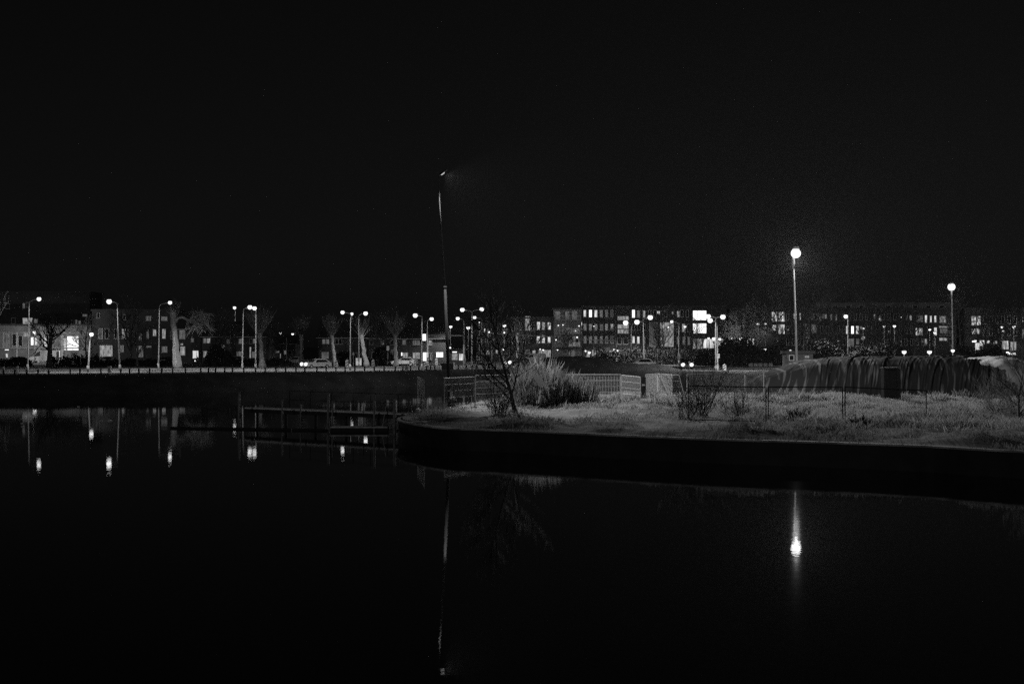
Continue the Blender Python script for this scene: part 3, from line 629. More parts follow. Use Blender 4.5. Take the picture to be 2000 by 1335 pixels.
w4 = [(1507, 1519, 608.5, 628, 'cur'), (1520, 1533, 608.5, 628, 'cur'), (1507, 1516, 634, 645, 'cur'), (1517, 1533, 633, 652, 'cur'), (1550, 1556, 611, 624, 'cur'), (1561, 1564.5, 611, 625, 'lit'), (1582, 1590, 611, 624, 'dim'), (1598, 1604, 613, 626, 'dim'), (1605, 1609, 613, 621, 'mid'), (1610.5, 1615, 613, 622, 'mid'),
      (1621.5, 1625.5, 613, 625, 'mid'), (1631, 1635, 613, 626, 'mid'), (1652, 1657, 636, 652, 'lit'), (1662, 1668, 636, 652, 'bright'), (1671.5, 1677.5, 636, 652, 'lit'), (1570, 1582, 631, 661, 'dim', 'gallery'), (1584, 1595, 633, 650, 'dim'),
      (1682, 1693, 656, 663, 'mid'), (1654, 1668, 661, 677, 'dim'), (1672, 1678, 661, 672, 'dim'), (1706, 1711, 613, 626, 'mid'), (1716, 1721.5, 614, 627, 'lit'), (1770, 1773, 615, 625, 'mid'), (1776, 1781, 615, 625, 'mid'), (1790, 1802, 616, 628, 'dim'),
      (1806, 1811, 615, 630, 'lit'), (1816, 1820, 616, 629.5, 'lit'), (1824.5, 1829, 616, 629.5, 'lit'), (1788, 1802, 640, 655, 'lit'), (1824, 1830, 639, 655, 'lit'), (1806, 1811, 661, 675, 'mid'), (1835, 1848, 617, 630, 'mid'), (1834, 1852, 636, 640, 'mid'), (1836, 1850, 642, 650, 'dim'), (1834, 1850, 659, 665, 'mid'),
      (1430, 1447, 634, 655, 'dim'), (1431, 1446, 661, 676, 'mid'), (1455, 1473, 661, 676, 'cur'), (1450, 1454, 634, 650, 'dim')]
building('flats', 'long dark flats with scattered lit windows behind the tallest mast and mound', 'flats', 9, 1425, 1868, 604, w4 + grid(1536, 1866, [(612, 625), (636, 651), (661, 674)], 11, 5, w4), brick('brick_wall_dark', .055, .14), extra=balc(1834, 1853, [(0, 633), (0, 656)]))
# set back top floor
building('penthouse_floor', 'set back pale strip of top floor above the right flats', 'flats', 8.6, 1590, 1862, 590, grid(1600, 1850, [(596, 602)], 26, 10, []), mat('pale_render_b', .16), depth=6, sills=False)
w5 = [(1897, 1906, 617, 627, 'cur'), (1907, 1916, 617, 635, 'cur'), (1897, 1906, 628, 635, 'cur'), (1897, 1914, 641, 652, 'cur'), (1898, 1907, 664.5, 668.5, 'bright'), (1904, 1914, 669, 683, 'cur'), (1913, 1923, 664, 675, 'cur'), (1927, 1934, 664, 670, 'lit'), (1940, 1950, 665, 671, 'mid'), (1958, 1970, 665, 682, 'cur'), (1973, 1985, 667, 684, 'mid'),
      (1997, 2008, 619, 628, 'lit'), (1997, 2008, 643, 660, 'mid'), (1968, 1985, 688, 693, 'bright')]
building('flats', 'last block of flats at the right edge with mottled lit corner windows', 'flats', 9, 1884, 2090, 604, w5 + grid(1920, 2080, [(617, 632), (642, 655)], 12, 6, w5), brick('brick_wall_dark', .055, .14))
building('brick_hut', 'low flat roofed brick hut left of the tallest mast', 'hut', 15.5, 1537, 1588, 690.5, [(1541, 1551, 693, 704, 'dark', 'door'), (1572, 1580, 695, 698, 'dim')], brick('brick_wall', .12, .24), depth=3, sills=False)
for (x0, x1, yt, lb) in [(930, 1000, 634, 'dark low block seen behind the thin tree'), ]:
    w6 = [(936, 940, 643, 649, 'mid'), (944.5, 948, 641, 648, 'lit'), (952, 955, 642, 648, 'dim'), (962, 966, 661, 667, 'dim'), (970, 972, 661, 666, 'mid'), (950, 956, 684, 692, 'mid'), (968, 972, 683, 690, 'mid')]
    building('office_building', lb, 'building', 8.8, x0, x1, yt, w6 + grid(932, 998, [(641, 649), (660, 668), (682, 691)], 8, 4, w6), brick('brick_wall_dark', .055, .14))

# ------------------------------------------------------------------ trees and bushes
def tree_mesh(h, r0, spread, n1=7, n2=6, n3=4, seed=1, t0=.3, lean=(0, 0), up=.55, tw=.012, droop=0):
    R = random.Random(seed); tr = MB(); cr = MB()
    pts = []; p = Vector((0, 0, -.15)); d = Vector((lean[0], lean[1], 1)).normalized(); N = 8
    for i in range(N + 1):
        pts.append(p.copy()); d = (d + Vector((R.gauss(0, .07), R.gauss(0, .07), .06))).normalized(); p = p + d * (h * .9 / N)
    tr.tube(pts, [r0 * (1.25 if i == 0 else 1) * (1 - .85 * i / N) for i in range(N + 1)], 7)
    def br(p, d, L, r, lev):
        k = 4 if lev < 3 else 3; q = [p.copy()]; dd = d.copy(); c = p.copy()
        for i in range(k):
            dd = (dd + Vector((R.gauss(0, .16), R.gauss(0, .16), .08 - droop * .2 + R.gauss(0, .1)))).normalized(); c = c + dd * (L / k); q.append(c.copy())
        cr.tube(q, [max(tw, r * (1 - .75 * i / k)) for i in range(k + 1)], 4 if lev < 3 else 3, False)
        if lev < 3:
            for j in range(n2 if lev == 1 else n3):
                u = R.uniform(.25, 1) * k; i = min(int(u), k - 1); pp = q[i].lerp(q[i + 1], u - i)
                nd = (dd + Vector((R.gauss(0, .6), R.gauss(0, .6), R.gauss(.12, .4)))).normalized()
                br(pp, nd, L * R.uniform(.4, .7), r * .5, lev + 1)
    for j in range(n1):
        u = t0 + (1 - t0) * (j + R.random()) / n1; f = u * N; i = min(int(f), N - 1); pp = pts[i].lerp(pts[i + 1], f - i)
        a = R.uniform(0, 2 * PI); nd = Vector((math.cos(a), math.sin(a), up + R.uniform(-.2, .5))).normalized()
        br(pp, nd, spread * R.uniform(.7, 1.15) * (1.15 - .6 * (u - t0)), r0 * .42 * (1.1 - .6 * u), 1)
    return tr, cr
def tree(name, loc, label, cat='tree', group=None, m=DBARK, mc=None, **k):
    t = thing(name, loc, label, cat, group); tr, cr = tree_mesh(**k)
    tr.build('trunk', m, t, True); cr.build('crown', mc or m, t); return t
def on(px, s, dz=0.0):
    x, y = (px - 1000) / s, F / s; return (x, y, gz(x, y) - .05 + dz)
# near trees
tree('thin_tree', on(1009, 34.2), 'thin leaning dark bare tree standing before the pale reeds', m=DBARK, h=6.2, r0=.14, spread=2.9, n1=14, n2=6, n3=4, seed=11, t0=.12, lean=(-.22, 0), tw=.011, up=.7)
tree('bare_tree', on(1992, 36.5), 'bare branching young tree at the right edge of the near bank', m=mat('young_bark', .1), h=3.6, r0=.09, spread=1.7, n1=11, n2=6, n3=5, seed=5, t0=.12, lean=(-.1, 0), tw=.01, up=.8)
def shrub(px, s, n, hgt, spr, label, m, seed, r=.014, name='bare_shrub'):
    R = random.Random(seed); mb = MB(); st = MB()
    for i in range(n):
        a = R.uniform(0, 2 * PI); k = R.random() ** .6; d = Vector((math.cos(a) * k * spr, math.sin(a) * k * spr * .7, 1)).normalized()
        p = Vector((R.gauss(0, .22), R.gauss(0, .2), -.1)); L = hgt * R.uniform(.5, 1.1); q = [p.copy()]; c = p.copy()
        for j in range(4): d = (d + Vector((R.gauss(0, .09), R.gauss(0, .09), .05))).normalized(); c = c + d * L / 4; q.append(c.copy())
        (st if i % 5 == 0 else mb).tube(q, [r * (1 - .18 * j) for j in range(5)], 3, False)
        for j in range(R.randint(3, 7)):
            u = R.uniform(1, 4); ii = min(int(u), 3); pp = q[ii].lerp(q[ii + 1], u - ii); nd = (d + Vector((R.gauss(0, .5), R.gauss(0, .5), R.gauss(0, .25)))).normalized()
            mb.tube([pp, pp + nd * L * .16, pp + nd * L * .3 + Vector((0, 0, .03))], [r * .55, r * .5, r * .35], 3, False)
    t = thing(name, on(px, s), label, 'shrub'); st.build('stems', m, t); mb.build('twigs', m, t); return t
shrub(975, 35, 60, 1.9, .9, 'low dark bare shrub left of the thin leaning tree', DBARK, 1)
shrub(1370, 36, 48, 3.1, 1.0, 'wide dark bare shrub with long upright stems in front of the mesh fences', DBARK, 2, .016)
shrub(1340, 37, 26, 2.2, .9, 'smaller dark shrub on the left side of the wide bare shrub', DBARK, 3)
shrub(1440, 36, 26, 2.0, .9, 'dark twiggy shrub on the right side of the wide bare shrub', DBARK, 4)
shrub(1560, 39, 90, .9, 1.4, 'low dark tangle of brush on the bank below the mound', DBARK, 5, .018)
shrub(1680, 40, 80, .7, 1.5, 'low dark brambles on the bank before the middle fence panel', DBARK, 6, .018)
shrub(1935, 34, 60, 2.1, .8, 'pale twiggy shrub before the sandy end of the mound', TWIG, 8, .011)
shrub(1975, 35, 60, 2.4, .7, 'pale dry shrub right at the edge beside the bare tree', TWIG, 9, .011)
shrub(1045, 29.5, 40, 3.0, .6, 'tangled pale climber rising above the reeds', TWIG, 12, .014)
shrub(1066, 29, 40, 2.8, .8, 'arching pale bramble above the right half of the reeds', TWIG, 13, .014)
# pollards
def pollard(px, yb, kx, ky, wpx, shoots, slen, label, seed, fan=1.0, ms=TWIG):
    s = sbase(yb); base = Vector(((px - 1000) / s, F / s, FAR_Z)); R = random.Random(seed)
    t = thing('pollarded_tree', base, label, 'tree', 'pollarded trees along the road'); k = W(kx, ky, s) - base
    r = wpx / s / 2; pts = []; rs = []
    for i in range(10):
        u = i / 9; pts.append(k * u + Vector((R.gauss(0, .06), R.gauss(0, .06), 0)) * (0 < i < 9)); rs.append(r * (1.35 - .45 * min(1, u * 3)) * R.uniform(.92, 1.1) * (1 if u < .85 else 1.15) * (1.0 - .28 * u))
    tr = MB(); tr.tube(pts, rs, 10); tr.ball(k, r * .95, 9, 5, .8); tr.build('trunk', BARK, t, True)
    cr = MB()
    for i in range(shoots):
        a = R.uniform(0, 2 * PI); el = R.random() ** .7 * fan; d = Vector((math.cos(a) * el, math.sin(a) * el, 1)).normalized(); L = slen * R.uniform(.55, 1.1)
        p = k + Vector((math.cos(a), math.sin(a), 0)) * r * .7 * R.random() + Vector((0, 0, R.uniform(-.3, .3))); q = [p.copy()]
        for j in range(4): d = (d + Vector((R.gauss(0, .08), R.gauss(0, .08), .12))).normalized(); p = p + d * L / 4; q.append(p.copy())
        cr.tube(q, [.045, .035, .028, .022, .015], 3, False)
        for j in range(3):
            u = R.uniform(1, 4); ii = min(int(u), 3); pp = q[ii].lerp(q[ii + 1], u - ii); nd = (d + Vector((R.gauss(0, .35), R.gauss(0, .35), .1))).normalized()
            cr.tube([pp, pp + nd * L * .28], [.02, .012], 3, False)
    cr.build('crown', ms, t); return t
pollard(513, 718, 507, 652, 11, 90, 3.9, 'pollard with a pale fan of shoots right of the three lamps', 21)
pollard(589, 714, 588, 655, 9, 60, 3.4, 'slim pollard just left of the parked white car', 22)
pollard(655, 717, 648, 656, 9, 60, 3.2, 'leaning pollard right of the white car', 23)
pollard(716, 717, 706, 656, 10, 50, 3.2, 'leaning dark pollard between two striped marker boards', 24)
pollard(773, 716, 772, 656, 9, 80, 3.3, 'pollard with a wide fan of shoots right of the striped marker boards', 25, 1.15)
def stout():
    global BARK, TWIG
    BARK = mat('lit_bark', .36, .95, .45, 6, .05); TWIG = mat('lit_twig', .38)  # lit copies of bark and twig: lamplight put into the colour
    t = pollard(347, 719, 338, 612, 15, 30, 1.3, 'stout leaning pollarded tree with ivy and one long arching branch', 26, 1.2, BARK)
    s = sbase(719); b = Vector(((347 - 1000) / s, F / s, FAR_Z)); R = random.Random(3)
    w = lambda x, y, dy=0: W(x, y, s) - b + Vector((0, dy, 0))
    lm = MB(); lm.tube([w(342, 628), w(347, 621), (w(355, 619)), w(364, 623), w(373, 629)], [.3, .24, .22, .2, .17], 7).build('branch', BARK, t, True)
    cr = MB()
    for i in range(70):
        st_ = R.choice([w(370, 626), w(373, 629), w(380, 628), w(390, 624), w(400, 634)]); tip = w(R.uniform(368, 420), R.uniform(606, 655), R.uniform(-2, 2))
        mid = (st_ + tip) / 2 + Vector((R.gauss(0, .3), R.gauss(0, .3), .5)); cr.tube([st_, mid, tip], [.06, .04, .015], 3, False)
        for j in range(5):
            pp = mid.lerp(tip, R.random()); cr.tube([pp, pp + Vector((R.gauss(0, .5), R.gauss(0, .5), R.gauss(-.1, .5)))], [.018, .01], 3, False)
    cr.build('twigs', TWIG, t)
    lf = MB()
    for i in range(420):
        c = w(R.gauss(343, 4), R.gauss(600, 6), R.uniform(-.6, .6)); u = Vector((R.gauss(0, 1), R.gauss(0, 1), R.gauss(0, 1))).normalized() * .1; v = u.cross(Vector((R.random(), R.random(), 1))).normalized() * .1
        lf.add([c - u - v, c + u - v, c + u + v, c - u + v], [(0, 1, 2, 3)])
    lf.build('ivy', mat('ivy_leaf', .22, .6, .3, 3, transl=.3), t)
stout()
tree('dark_tree', on(97, sbase(717)), 'dark bare tree silhouetted against the white van and pale building', m=DBARK, h=7.8, r0=.55, spread=3.6, n1=10, n2=6, n3=4, seed=31, t0=.35, tw=.03)
# bare background trees: three kinds, copied
bt = [tree('bare_tree', (0, 0, 0), 'x', 'tree', 'bare trees among the houses', m=mat('grey_bark', .09), h=9.5, r0=.28, spread=3.6, n1=13, n2=6, n3=4, seed=40 + i, t0=.22, tw=.022, up=.8) for i in range(3)]
spots = [(-12, 9.8, 1.2, 'bare tree at the left edge before the pale building'), (170, 9.9, .9, 'bare tree just right of the glaring bay window'), (255, 11, 1.1, 'dark bare tree standing before the three storey terrace'),
         (268, 11.4, .8, 'smaller bare tree beside the dark one before the terrace'), (430, 9.9, 1.0, 'bare tree rising out of the dark evergreen bush'), (448, 11, .8, 'small bare tree left of the three lamps'),
         (530, 10.4, .8, 'dark bare tree left of the cluster of small lamps'), (735, 10.6, .9, 'bare tree above the dark hedge behind the striped boards'), (757, 10, 1.0, 'bare tree next to the stacked road signs'),
         (960, 10, 1.1, 'bare tree left of the thin tree, on the far side of the road'), (1020, 10, 1.1, 'bare tree before the tall stair window'), (1110, 10.5, .6, 'small bare tree below the balconies'), (1297, 9.9, 1.0, 'bare tree silhouetted before the pale gallery'),
         (1283, 10.2, .8, 'bare tree just left of the one before the pale gallery'), (1362, 10.2, .8, 'bare tree before the curtained ground floor'), (1440, 10, 1.0, 'bare tree right of the double lamp by the bright windows'), (1470, 9.8, 1.2, 'bare tree before the lit entrance'),
         (1520, 10.2, 1.25, 'bare tree before the mottled bright windows'), (1572, 10, 1.2, 'bare tree just right of the tallest mast'), (1603, 10.4, 1.25, 'bare tree left of the dazzling single lamp'), (1628, 10, 1.0, 'bare tree closest left of the dazzling single lamp'), (1690, 10, 1.2, 'bare tree right of the three narrow lit windows'),
         (1715, 10.3, 1.1, 'bare tree before the middle of the right flats'), (1755, 10, 1.2, 'bare tree below the pair of lamps on the right flats'), (1785, 10.2, 1.0, 'bare tree before the white lit window'), (1872, 10.2, 1.2, 'bare tree at the gap between the right blocks'),
         (1925, 10, 1.1, 'bare tree before the last block of flats'), (1950, 10.3, 1.0, 'bare tree beside the three lamps at the right edge'), (1995, 10, 1.2, 'bare tree cut by the right edge of the view')]
for i, (px, s, k, lb) in enumerate(spots):
    loc = ((px - 1000) / s, F / s, FAR_Z - .05)
    if i < 3: o = bt[i]; o.location = loc; o['label'] = lb; o.scale = (k, k, k); o.rotation_euler = (0, 0, i * 2.0)
    else: copy_thing(bt[i % 3], loc, lb, None, i * 1.7, k)
# leafy dark bushes and hedges
def leaf_lump(n, rx, ry, rz, seed, q=.16):
    R = np.random.default_rng(seed); a = R.uniform(0, 2 * PI, n); c = R.uniform(-.25, 1, n); sx = np.sqrt(1 - c * c); rr = R.uniform(.72, 1.0, n) * (1 + .16 * np.sin(a * 5 + seed) * np.cos(c * 7) + .1 * np.sin(a * 11 + c * 9))
    P = np.stack([rx * rr * sx * np.cos(a), ry * rr * sx * np.sin(a), rz * rr * np.maximum(c, -.2)], 1)
    u = R.normal(0, 1, (n, 3)); u /= np.linalg.norm(u, axis=1)[:, None]; v = np.cross(u, R.normal(0, 1, (n, 3))); v /= np.linalg.norm(v, axis=1)[:, None]
    V = np.stack([P - u * q - v * q * .6, P + u * q - v * q * .6, P + u * q + v * q * .6, P - u * q + v * q * .6], 1).reshape(-1, 3)
    b = np.arange(n)[:, None] * 4; return V, b + np.array([[0, 1, 2, 3]])
EVG = mat('evergreen_leaf', .016, .7, .4, 1)
def bush(px, s, rx, rz, label, seed, n=2500, ry=None, q=.16, name='evergreen_bush'):
    x, y = (px - 1000) / s, F / s; t = thing(name, (x, y, gz(x, y)), label, 'bush')
    V, Q = leaf_lump(n, rx, ry or rx * .8, rz, seed, q); o = np_mesh('foliage', V, Q, EVG); o.parent = t
    MB().tube([(0, 0, -.1), (.05, 0, rz * .6)], [.12, .06], 6).build('stem', DBARK, t)
for (px, s, rx, rz, lb) in [(424, 11.4, 2.1, 3.6, 'tall dark evergreen bush left of the three lamps'), (440, 11.2, 1.7, 2.4, 'rounded dark bush on the right side of the tall evergreen'), (745, 11, 1.7, 3.3, 'dark evergreen bush behind the striped marker board'), (757, 11.2, 1.4, 2.3, 'smaller dark bush beside the stacked road signs'),
                            (672, 10.8, 1.7, 2.3, 'dark bush behind the leaning pollard and parked car'), (1420, 11.3, 3.2, 4.4, 'large dark bush right of the double lamp by the bright windows'), (1452, 11, 3.4, 4.6, 'large dark bush left of the lit entrance'), (1375, 11.2, 2.2, 2.6, 'dark bush behind the car with headlights'),
                            (1485, 11, 2.2, 2.9, 'dark bush right of the lit entrance behind the concrete blocks'), (1520, 11, 2.6, 3.8, 'dark bush left of the low brick hut'), (1610, 11.3, 3.6, 4.2, 'broad dark bush right of the low brick hut'), (1690, 11.3, 3.6, 3.4, 'broad dark bush right of the dazzling lamp'),
                            (1740, 11.3, 3.5, 3.8, 'dark bush above the left low lamp on the crest'), (1880, 11.3, 3.0, 3.2, 'dark bush right of the second floodlight mast'), (1935, 11.3, 3.2, 3.3, 'dark bush near the right edge behind the crest')]:
    bush(px, s, rx, rz, lb, int(px), int(900 + rx * rz * 230))
def hedge(x0, x1, s, h, label, seed):
    n = int((x1 - x0) / s / 1.1) + 1; t = thing('hedge', ((x0 + x1) / 2 / s - 1000 / s, F / s, FAR_Z), label, 'hedge'); Vs, Qs, o = [], [], 0
    for i in range(n):
        V, Q = leaf_lump(420, 1.0, .8, h * (1 + .15 * math.sin(i * 2.1 + seed)), seed + i, .13); V[:, 0] += (i / max(1, n - 1) - .5) * (x1 - x0) / s; Vs.append(V); Qs.append(Q + o); o += len(V)
    f = np_mesh('foliage', np.concatenate(Vs), np.concatenate(Qs), EVG); f.parent = t
hedge(102, 125, 11.6, 1.5, 'dark low hedge right of the silhouetted tree', 1)
hedge(130, 185, 11.4, 1.9, 'dark rounded hedge below the glaring bay window', 5)
hedge(186, 330, 11.2, 1.1, 'long low hedge before the three storey terrace', 9)
hedge(446, 560, 11, 1.2, 'low hedge before the pale fronted terrace', 17)
hedge(696, 772, 11.2, 1.4, 'low dark hedge behind the advertising panel', 25)
hedge(1170, 1340, 10.6, 2.9, 'tall dark hedge behind the white hatchback', 33)
hedge(0, 52, 11.4, 1.3, 'low hedge at the left edge before the pale building', 60)

# ------------------------------------------------------------------ vehicles
HEADL = emis('headlight_glow', 90.0)
TAILL = emis('tail_light_glow', 3.0)
def vehicle(px, yb, yaw, label, cat='car', L=4.3, Wd=1.75, H=1.45, g=.3, lights=0, kind='car', s=None, name='parked_car', hl=HEADL, zb=FAR_Z, tails=False, prof=None):
    """nose towards +x before turning by yaw"""
    s = s or sbase(yb); t = thing(name, ((px - 1000) / s, F / s, zb + .03), label, cat, 'cars along the road', rz=yaw)
    pm = mat('car_paint_%03d' % int(g * 100), g, .25, .05, 2, spec=.6); h2 = L / 2; zb0 = .28
    if kind == 'van':
        P = [(-h2, .35), (h2, .35), (h2, .95), (h2 - .25, 1.15), (h2 - 1.0, 1.3), (h2 - 1.65, H - .1), (h2 - 1.95, H), (-h2 + .1, H), (-h2, H - .15)]
        side = [(h2 - 1.15, 1.3), (h2 - 1.72, H - .25), (h2 - 2.25, H - .25), (h2 - 2.3, 1.3)]; ws = [(h2 - 1.03, 1.35), (h2 - 1.6, H - .15)]
    else:
        P = [(-h2, .35), (h2, .32), (h2 + .02, .6), (h2 - .12, .78), (h2 - 1.1, .93), (h2 - 1.85, H - .08), (h2 - 2.3, H), (-h2 + .95, H - .02), (-h2 + .3, .98), (-h2 + .02, .88)]
        side = [(h2 - 1.35, .95), (h2 - 1.95, H - .12), (-h2 + 1.0, H - .12), (-h2 + .55, .98)]; ws = [(h2 - 1.13, .96), (h2 - 1.83, H - .1)]
    bm_ = MB(); hw = Wd / 2; n = len(P); lines = []
    for yy, ins in ((-hw, 1), (-hw + .12, 0), (hw - .12, 0), (hw, 1)):
        lines.append([(x * (.985 if ins else 1), yy if z < 1.0 else yy * (.86 if ins else .9), z if not (ins and z > H - .2) else z - .05) for x, z in P])
    vs = [v for l in lines for v in l]; fs = [tuple(range(n)), tuple(range(4 * n - 1, 3 * n - 1, -1))]
    for r in range(3):
        for j in range(n): fs.append((r * n + j, (r + 1) * n + j, (r + 1) * n + (j + 1) % n, r * n + (j + 1) % n))
    bm_.add(vs, fs); bm_.build('body', pm, t)
    for sy in (-1, 1):
        wv = [(x, sy * (hw * (.985 if z < 1.05 else .885) + .012), z) for x, z in side]
        vv = wv + [(x, y - sy * .03, z) for x, y, z in wv]
        MB().add(vv, [(0, 1, 2, 3), (7, 6, 5, 4), (0, 4, 5, 1), (1, 5, 6, 2), (2, 6, 7, 3), (3, 7, 4, 0)]).build('side_window', GLASS, t)
    (xa, za), (xb, zb_) = ws
    nx, nz = (zb_ - za), (xa - xb); q = math.hypot(nx, nz); nx, nz = nx / q * .02, nz / q * .02
    MB().add([(xa + nx, -hw * .82, za + nz), (xa + nx, hw * .82, za + nz), (xb + nx, hw * .78, zb_ + nz), (xb + nx, -hw * .78, zb_ + nz), (xa - nx, -hw * .82, za - nz), (xa - nx, hw * .82, za - nz), (xb - nx, hw * .78, zb_ - nz), (xb - nx, -hw * .78, zb_ - nz)],
             [(0, 1, 2, 3), (7, 6, 5, 4), (0, 4, 5, 1), (2, 6, 7, 3)]).build('windscreen', GLASS, t)
    for wx in (-h2 + .85, h2 - .85):
        for sy in (-1, 1):
            wo_ = MB().tube([(wx, sy * (hw - .22), .32), (wx, sy * (hw + .01), .32)], .32, 12).build('wheel', TYRE, t)
            MB().tube([(wx, sy * (hw + .012), .32), (wx, sy * (hw + .03), .32)], .18, 10).build('hubcap', GALV, wo_)
    for sy in (-1, 1):
        MB().ball((h2 - .03, sy * hw * .72, .66), .3 if lights else .1, 8, 6, .9).build('headlight', hl if lights else WHITEP, t)
        MB().box(-h2 - .03, -h2 + .05, sy * hw * .75 - .12, sy * hw * .75 + .12, .75, .92).build('tail_light', TAILL if tails else mat('tail_lens', .1, .3), t)
        MB().box(h2 - 1.55, h2 - 1.38, sy * (hw + .14) - .09, sy * (hw + .14) + .09, .95, 1.08).build('mirror', pm, t)
    if lights:
        spot(t, (h2 + .25, 0, .66), lights, 75, .5, aim=(1, 0, -.12), r=.15, name='headlight_beam')
    return t
D2R = math.radians
vehicle(618, 719.5, D2R(218), 'white saloon car driving left with dazzling headlights behind the kerb bollards', L=4.4, g=.6, lights=22000, name='moving_car')
vehicle(86, 707, D2R(180), 'large white van facing left below the glaring lamp', 'van', 5.6, 2.0, 2.5, .8, kind='van', s=9.62, name='delivery_van')
vehicle(34, 705, D2R(200), 'dark car with one bright reflection at the left edge, left of the white van', g=.04, s=10.6)
vehicle(207, 706, D2R(180), 'pale car parked in front of the three storey terrace', g=.45, s=10.3)
vehicle(317, 706, D2R(170), 'dark car parked left of the stout pollarded tree', g=.1, s=10.6)
vehicle(456, 701, D2R(180), 'grey car parked before the pale fronted terrace', g=.3, s=10)
vehicle(574, 708, D2R(180), 'small white car parked under the rightmost small lamp', g=.5, s=10.6, L=3.9)
vehicle(661, 706, D2R(185), 'dark car parked right of the leaning pollard', g=.2, s=10.8)
vehicle(787, 711, D2R(190), 'bright white car with open dark windows before the lit door', g=.7, s=11.3)
vehicle(1012, 714, D2R(215), 'dark car with two dazzling headlights seen through the thin tree', g=.08, lights=700, s=11.6, name='moving_car')
vehicle(1040, 708, D2R(200), 'pale van behind the car with dazzling headlights', 'van', 4.9, 1.9, 2.0, .5, kind='van', s=10.4, name='delivery_van')
vehicle(1254, 719, D2R(175), 'white hatchback at the foot of the dazzling double lamp, half behind the dark heap', g=.7, s=12.8, L=4.2, H=1.5)
vehicle(1340, 722, D2R(268), 'dark car facing the viewer with round lit headlights, on the pavement corner', g=.04, lights=150, s=13.2, hl=emis('dipped_headlight', 6), name='moving_car')
vehicle(1160, 703, D2R(185), 'car with lit front behind the dark soil heap', g=.3, s=9.6)
vehicle(1195, 706, D2R(180), 'pale car parked below the rectangular road sign', g=.55, s=10.2)
vehicle(1125, 702, D2R(180), 'dark car parked beneath the balcony block', g=.1, s=9.7)
vehicle(1698, 700, D2R(180), 'pale car roof showing above the crest right of the dazzling lamp', g=.6, s=11.2)
# bicycle rider
def cyclist():
    s = 11.6; t = thing('cyclist', ((387 - 1000) / s, F / s, FAR_Z + .03), 'person in dark clothes riding a bicycle left of the dark bush', 'person', rz=D2R(200))
    P = {'pel': (-.12, 0, .98), 'ch': (.1, 0, 1.35), 'nk': (.16, 0, 1.52), 'hd': (.2, 0, 1.68), 'hd2': (.2, 0, 1.78), 'sl': (.12, .19, 1.45), 'el': (.32, .22, 1.22), 'hl': (.5, .2, 1.1), 'sr': (.12, -.19, 1.45), 'er': (.32, -.22, 1.22), 'hr': (.5, -.2, 1.1),
         'kl': (.22, .12, .82), 'fl': (.05, .12, .45), 'tl': (.2, .12, .4), 'kr': (.25, -.12, .7), 'fr': (.12, -.12, .25), 'tr': (.28, -.12, .22)}
    E = ['pel-ch', 'ch-nk', 'nk-hd', 'hd-hd2', 'ch-sl', 'sl-el', 'el-hl', 'ch-sr', 'sr-er', 'er-hr', 'pel-kl', 'kl-fl', 'fl-tl', 'pel-kr', 'kr-fr', 'fr-tr']
    R_ = {'pel': .15, 'ch': .16, 'nk': .06, 'hd': .1, 'hd2': .09, 'sl': .07, 'el': .05, 'hl': .035, 'sr': .07, 'er': .05, 'hr': .035, 'kl': .07, 'fl': .045, 'tl': .035, 'kr': .07, 'fr': .045, 'tr': .035}
    ks = list(P); me = bpy.data.meshes.new('body'); me.from_pydata([P[k] for k in ks], [tuple(ks.index(x) for x in e.split('-')) for e in E], [])
    o = bpy.data.objects.new('body', me); C.objects.link(o); o.parent = t; me.materials.append(mat('dark_cloth', .03))
    sk = o.modifiers.new('skin', 'SKIN')
    for i, k in enumerate(ks): me.skin_vertices[0].data[i].radius = (R_[k], R_[k])
    me.skin_vertices[0].data[0].use_root = True; o.modifiers.new('sub', 'SUBSURF').levels = 1
    b = thing('bicycle', ((387 - 1000) / s, F / s, FAR_Z + .03), 'bicycle with a lit front lamp under the dark clothed rider', 'bicycle', rz=D2R(200))
    for wx in (-.5, .55):
        w = MB(); ring = [(wx + .34 * math.cos(a), 0, .35 + .34 * math.sin(a)) for a in [i * PI / 8 for i in range(17)]]; w.tube(ring, .025, 5)
        w.build('wheel', TYRE, b)
    f = MB(); 
    for p, q in [((-.5, 0, .35), (-.15, 0, .35)), ((-.15, 0, .35), (-.25, 0, .85)), ((-.5, 0, .35), (-.22, 0, .75)), ((-.22, 0, .75), (.4, 0, .82)), ((-.15, 0, .35), (.4, 0, .75)), ((.55, 0, .35), (.38, 0, 1.0))]: f.tube([p, q], .02, 6)
    f.build('frame', DSTEEL, b); MB().tube([(.48, -.25, 1.06), (.42, 0, 1.02), (.48, .25, 1.06)], .016, 6).build('handlebar', GALV, b); MB().ball((-.26, 0, .88), .12, 8, 5, .4).build('saddle', BLACKP, b)
    MB().ball((.52, 0, .9), .1, 8, 6).build('front_lamp', emis('bicycle_lamp', 20), b)
cyclist()

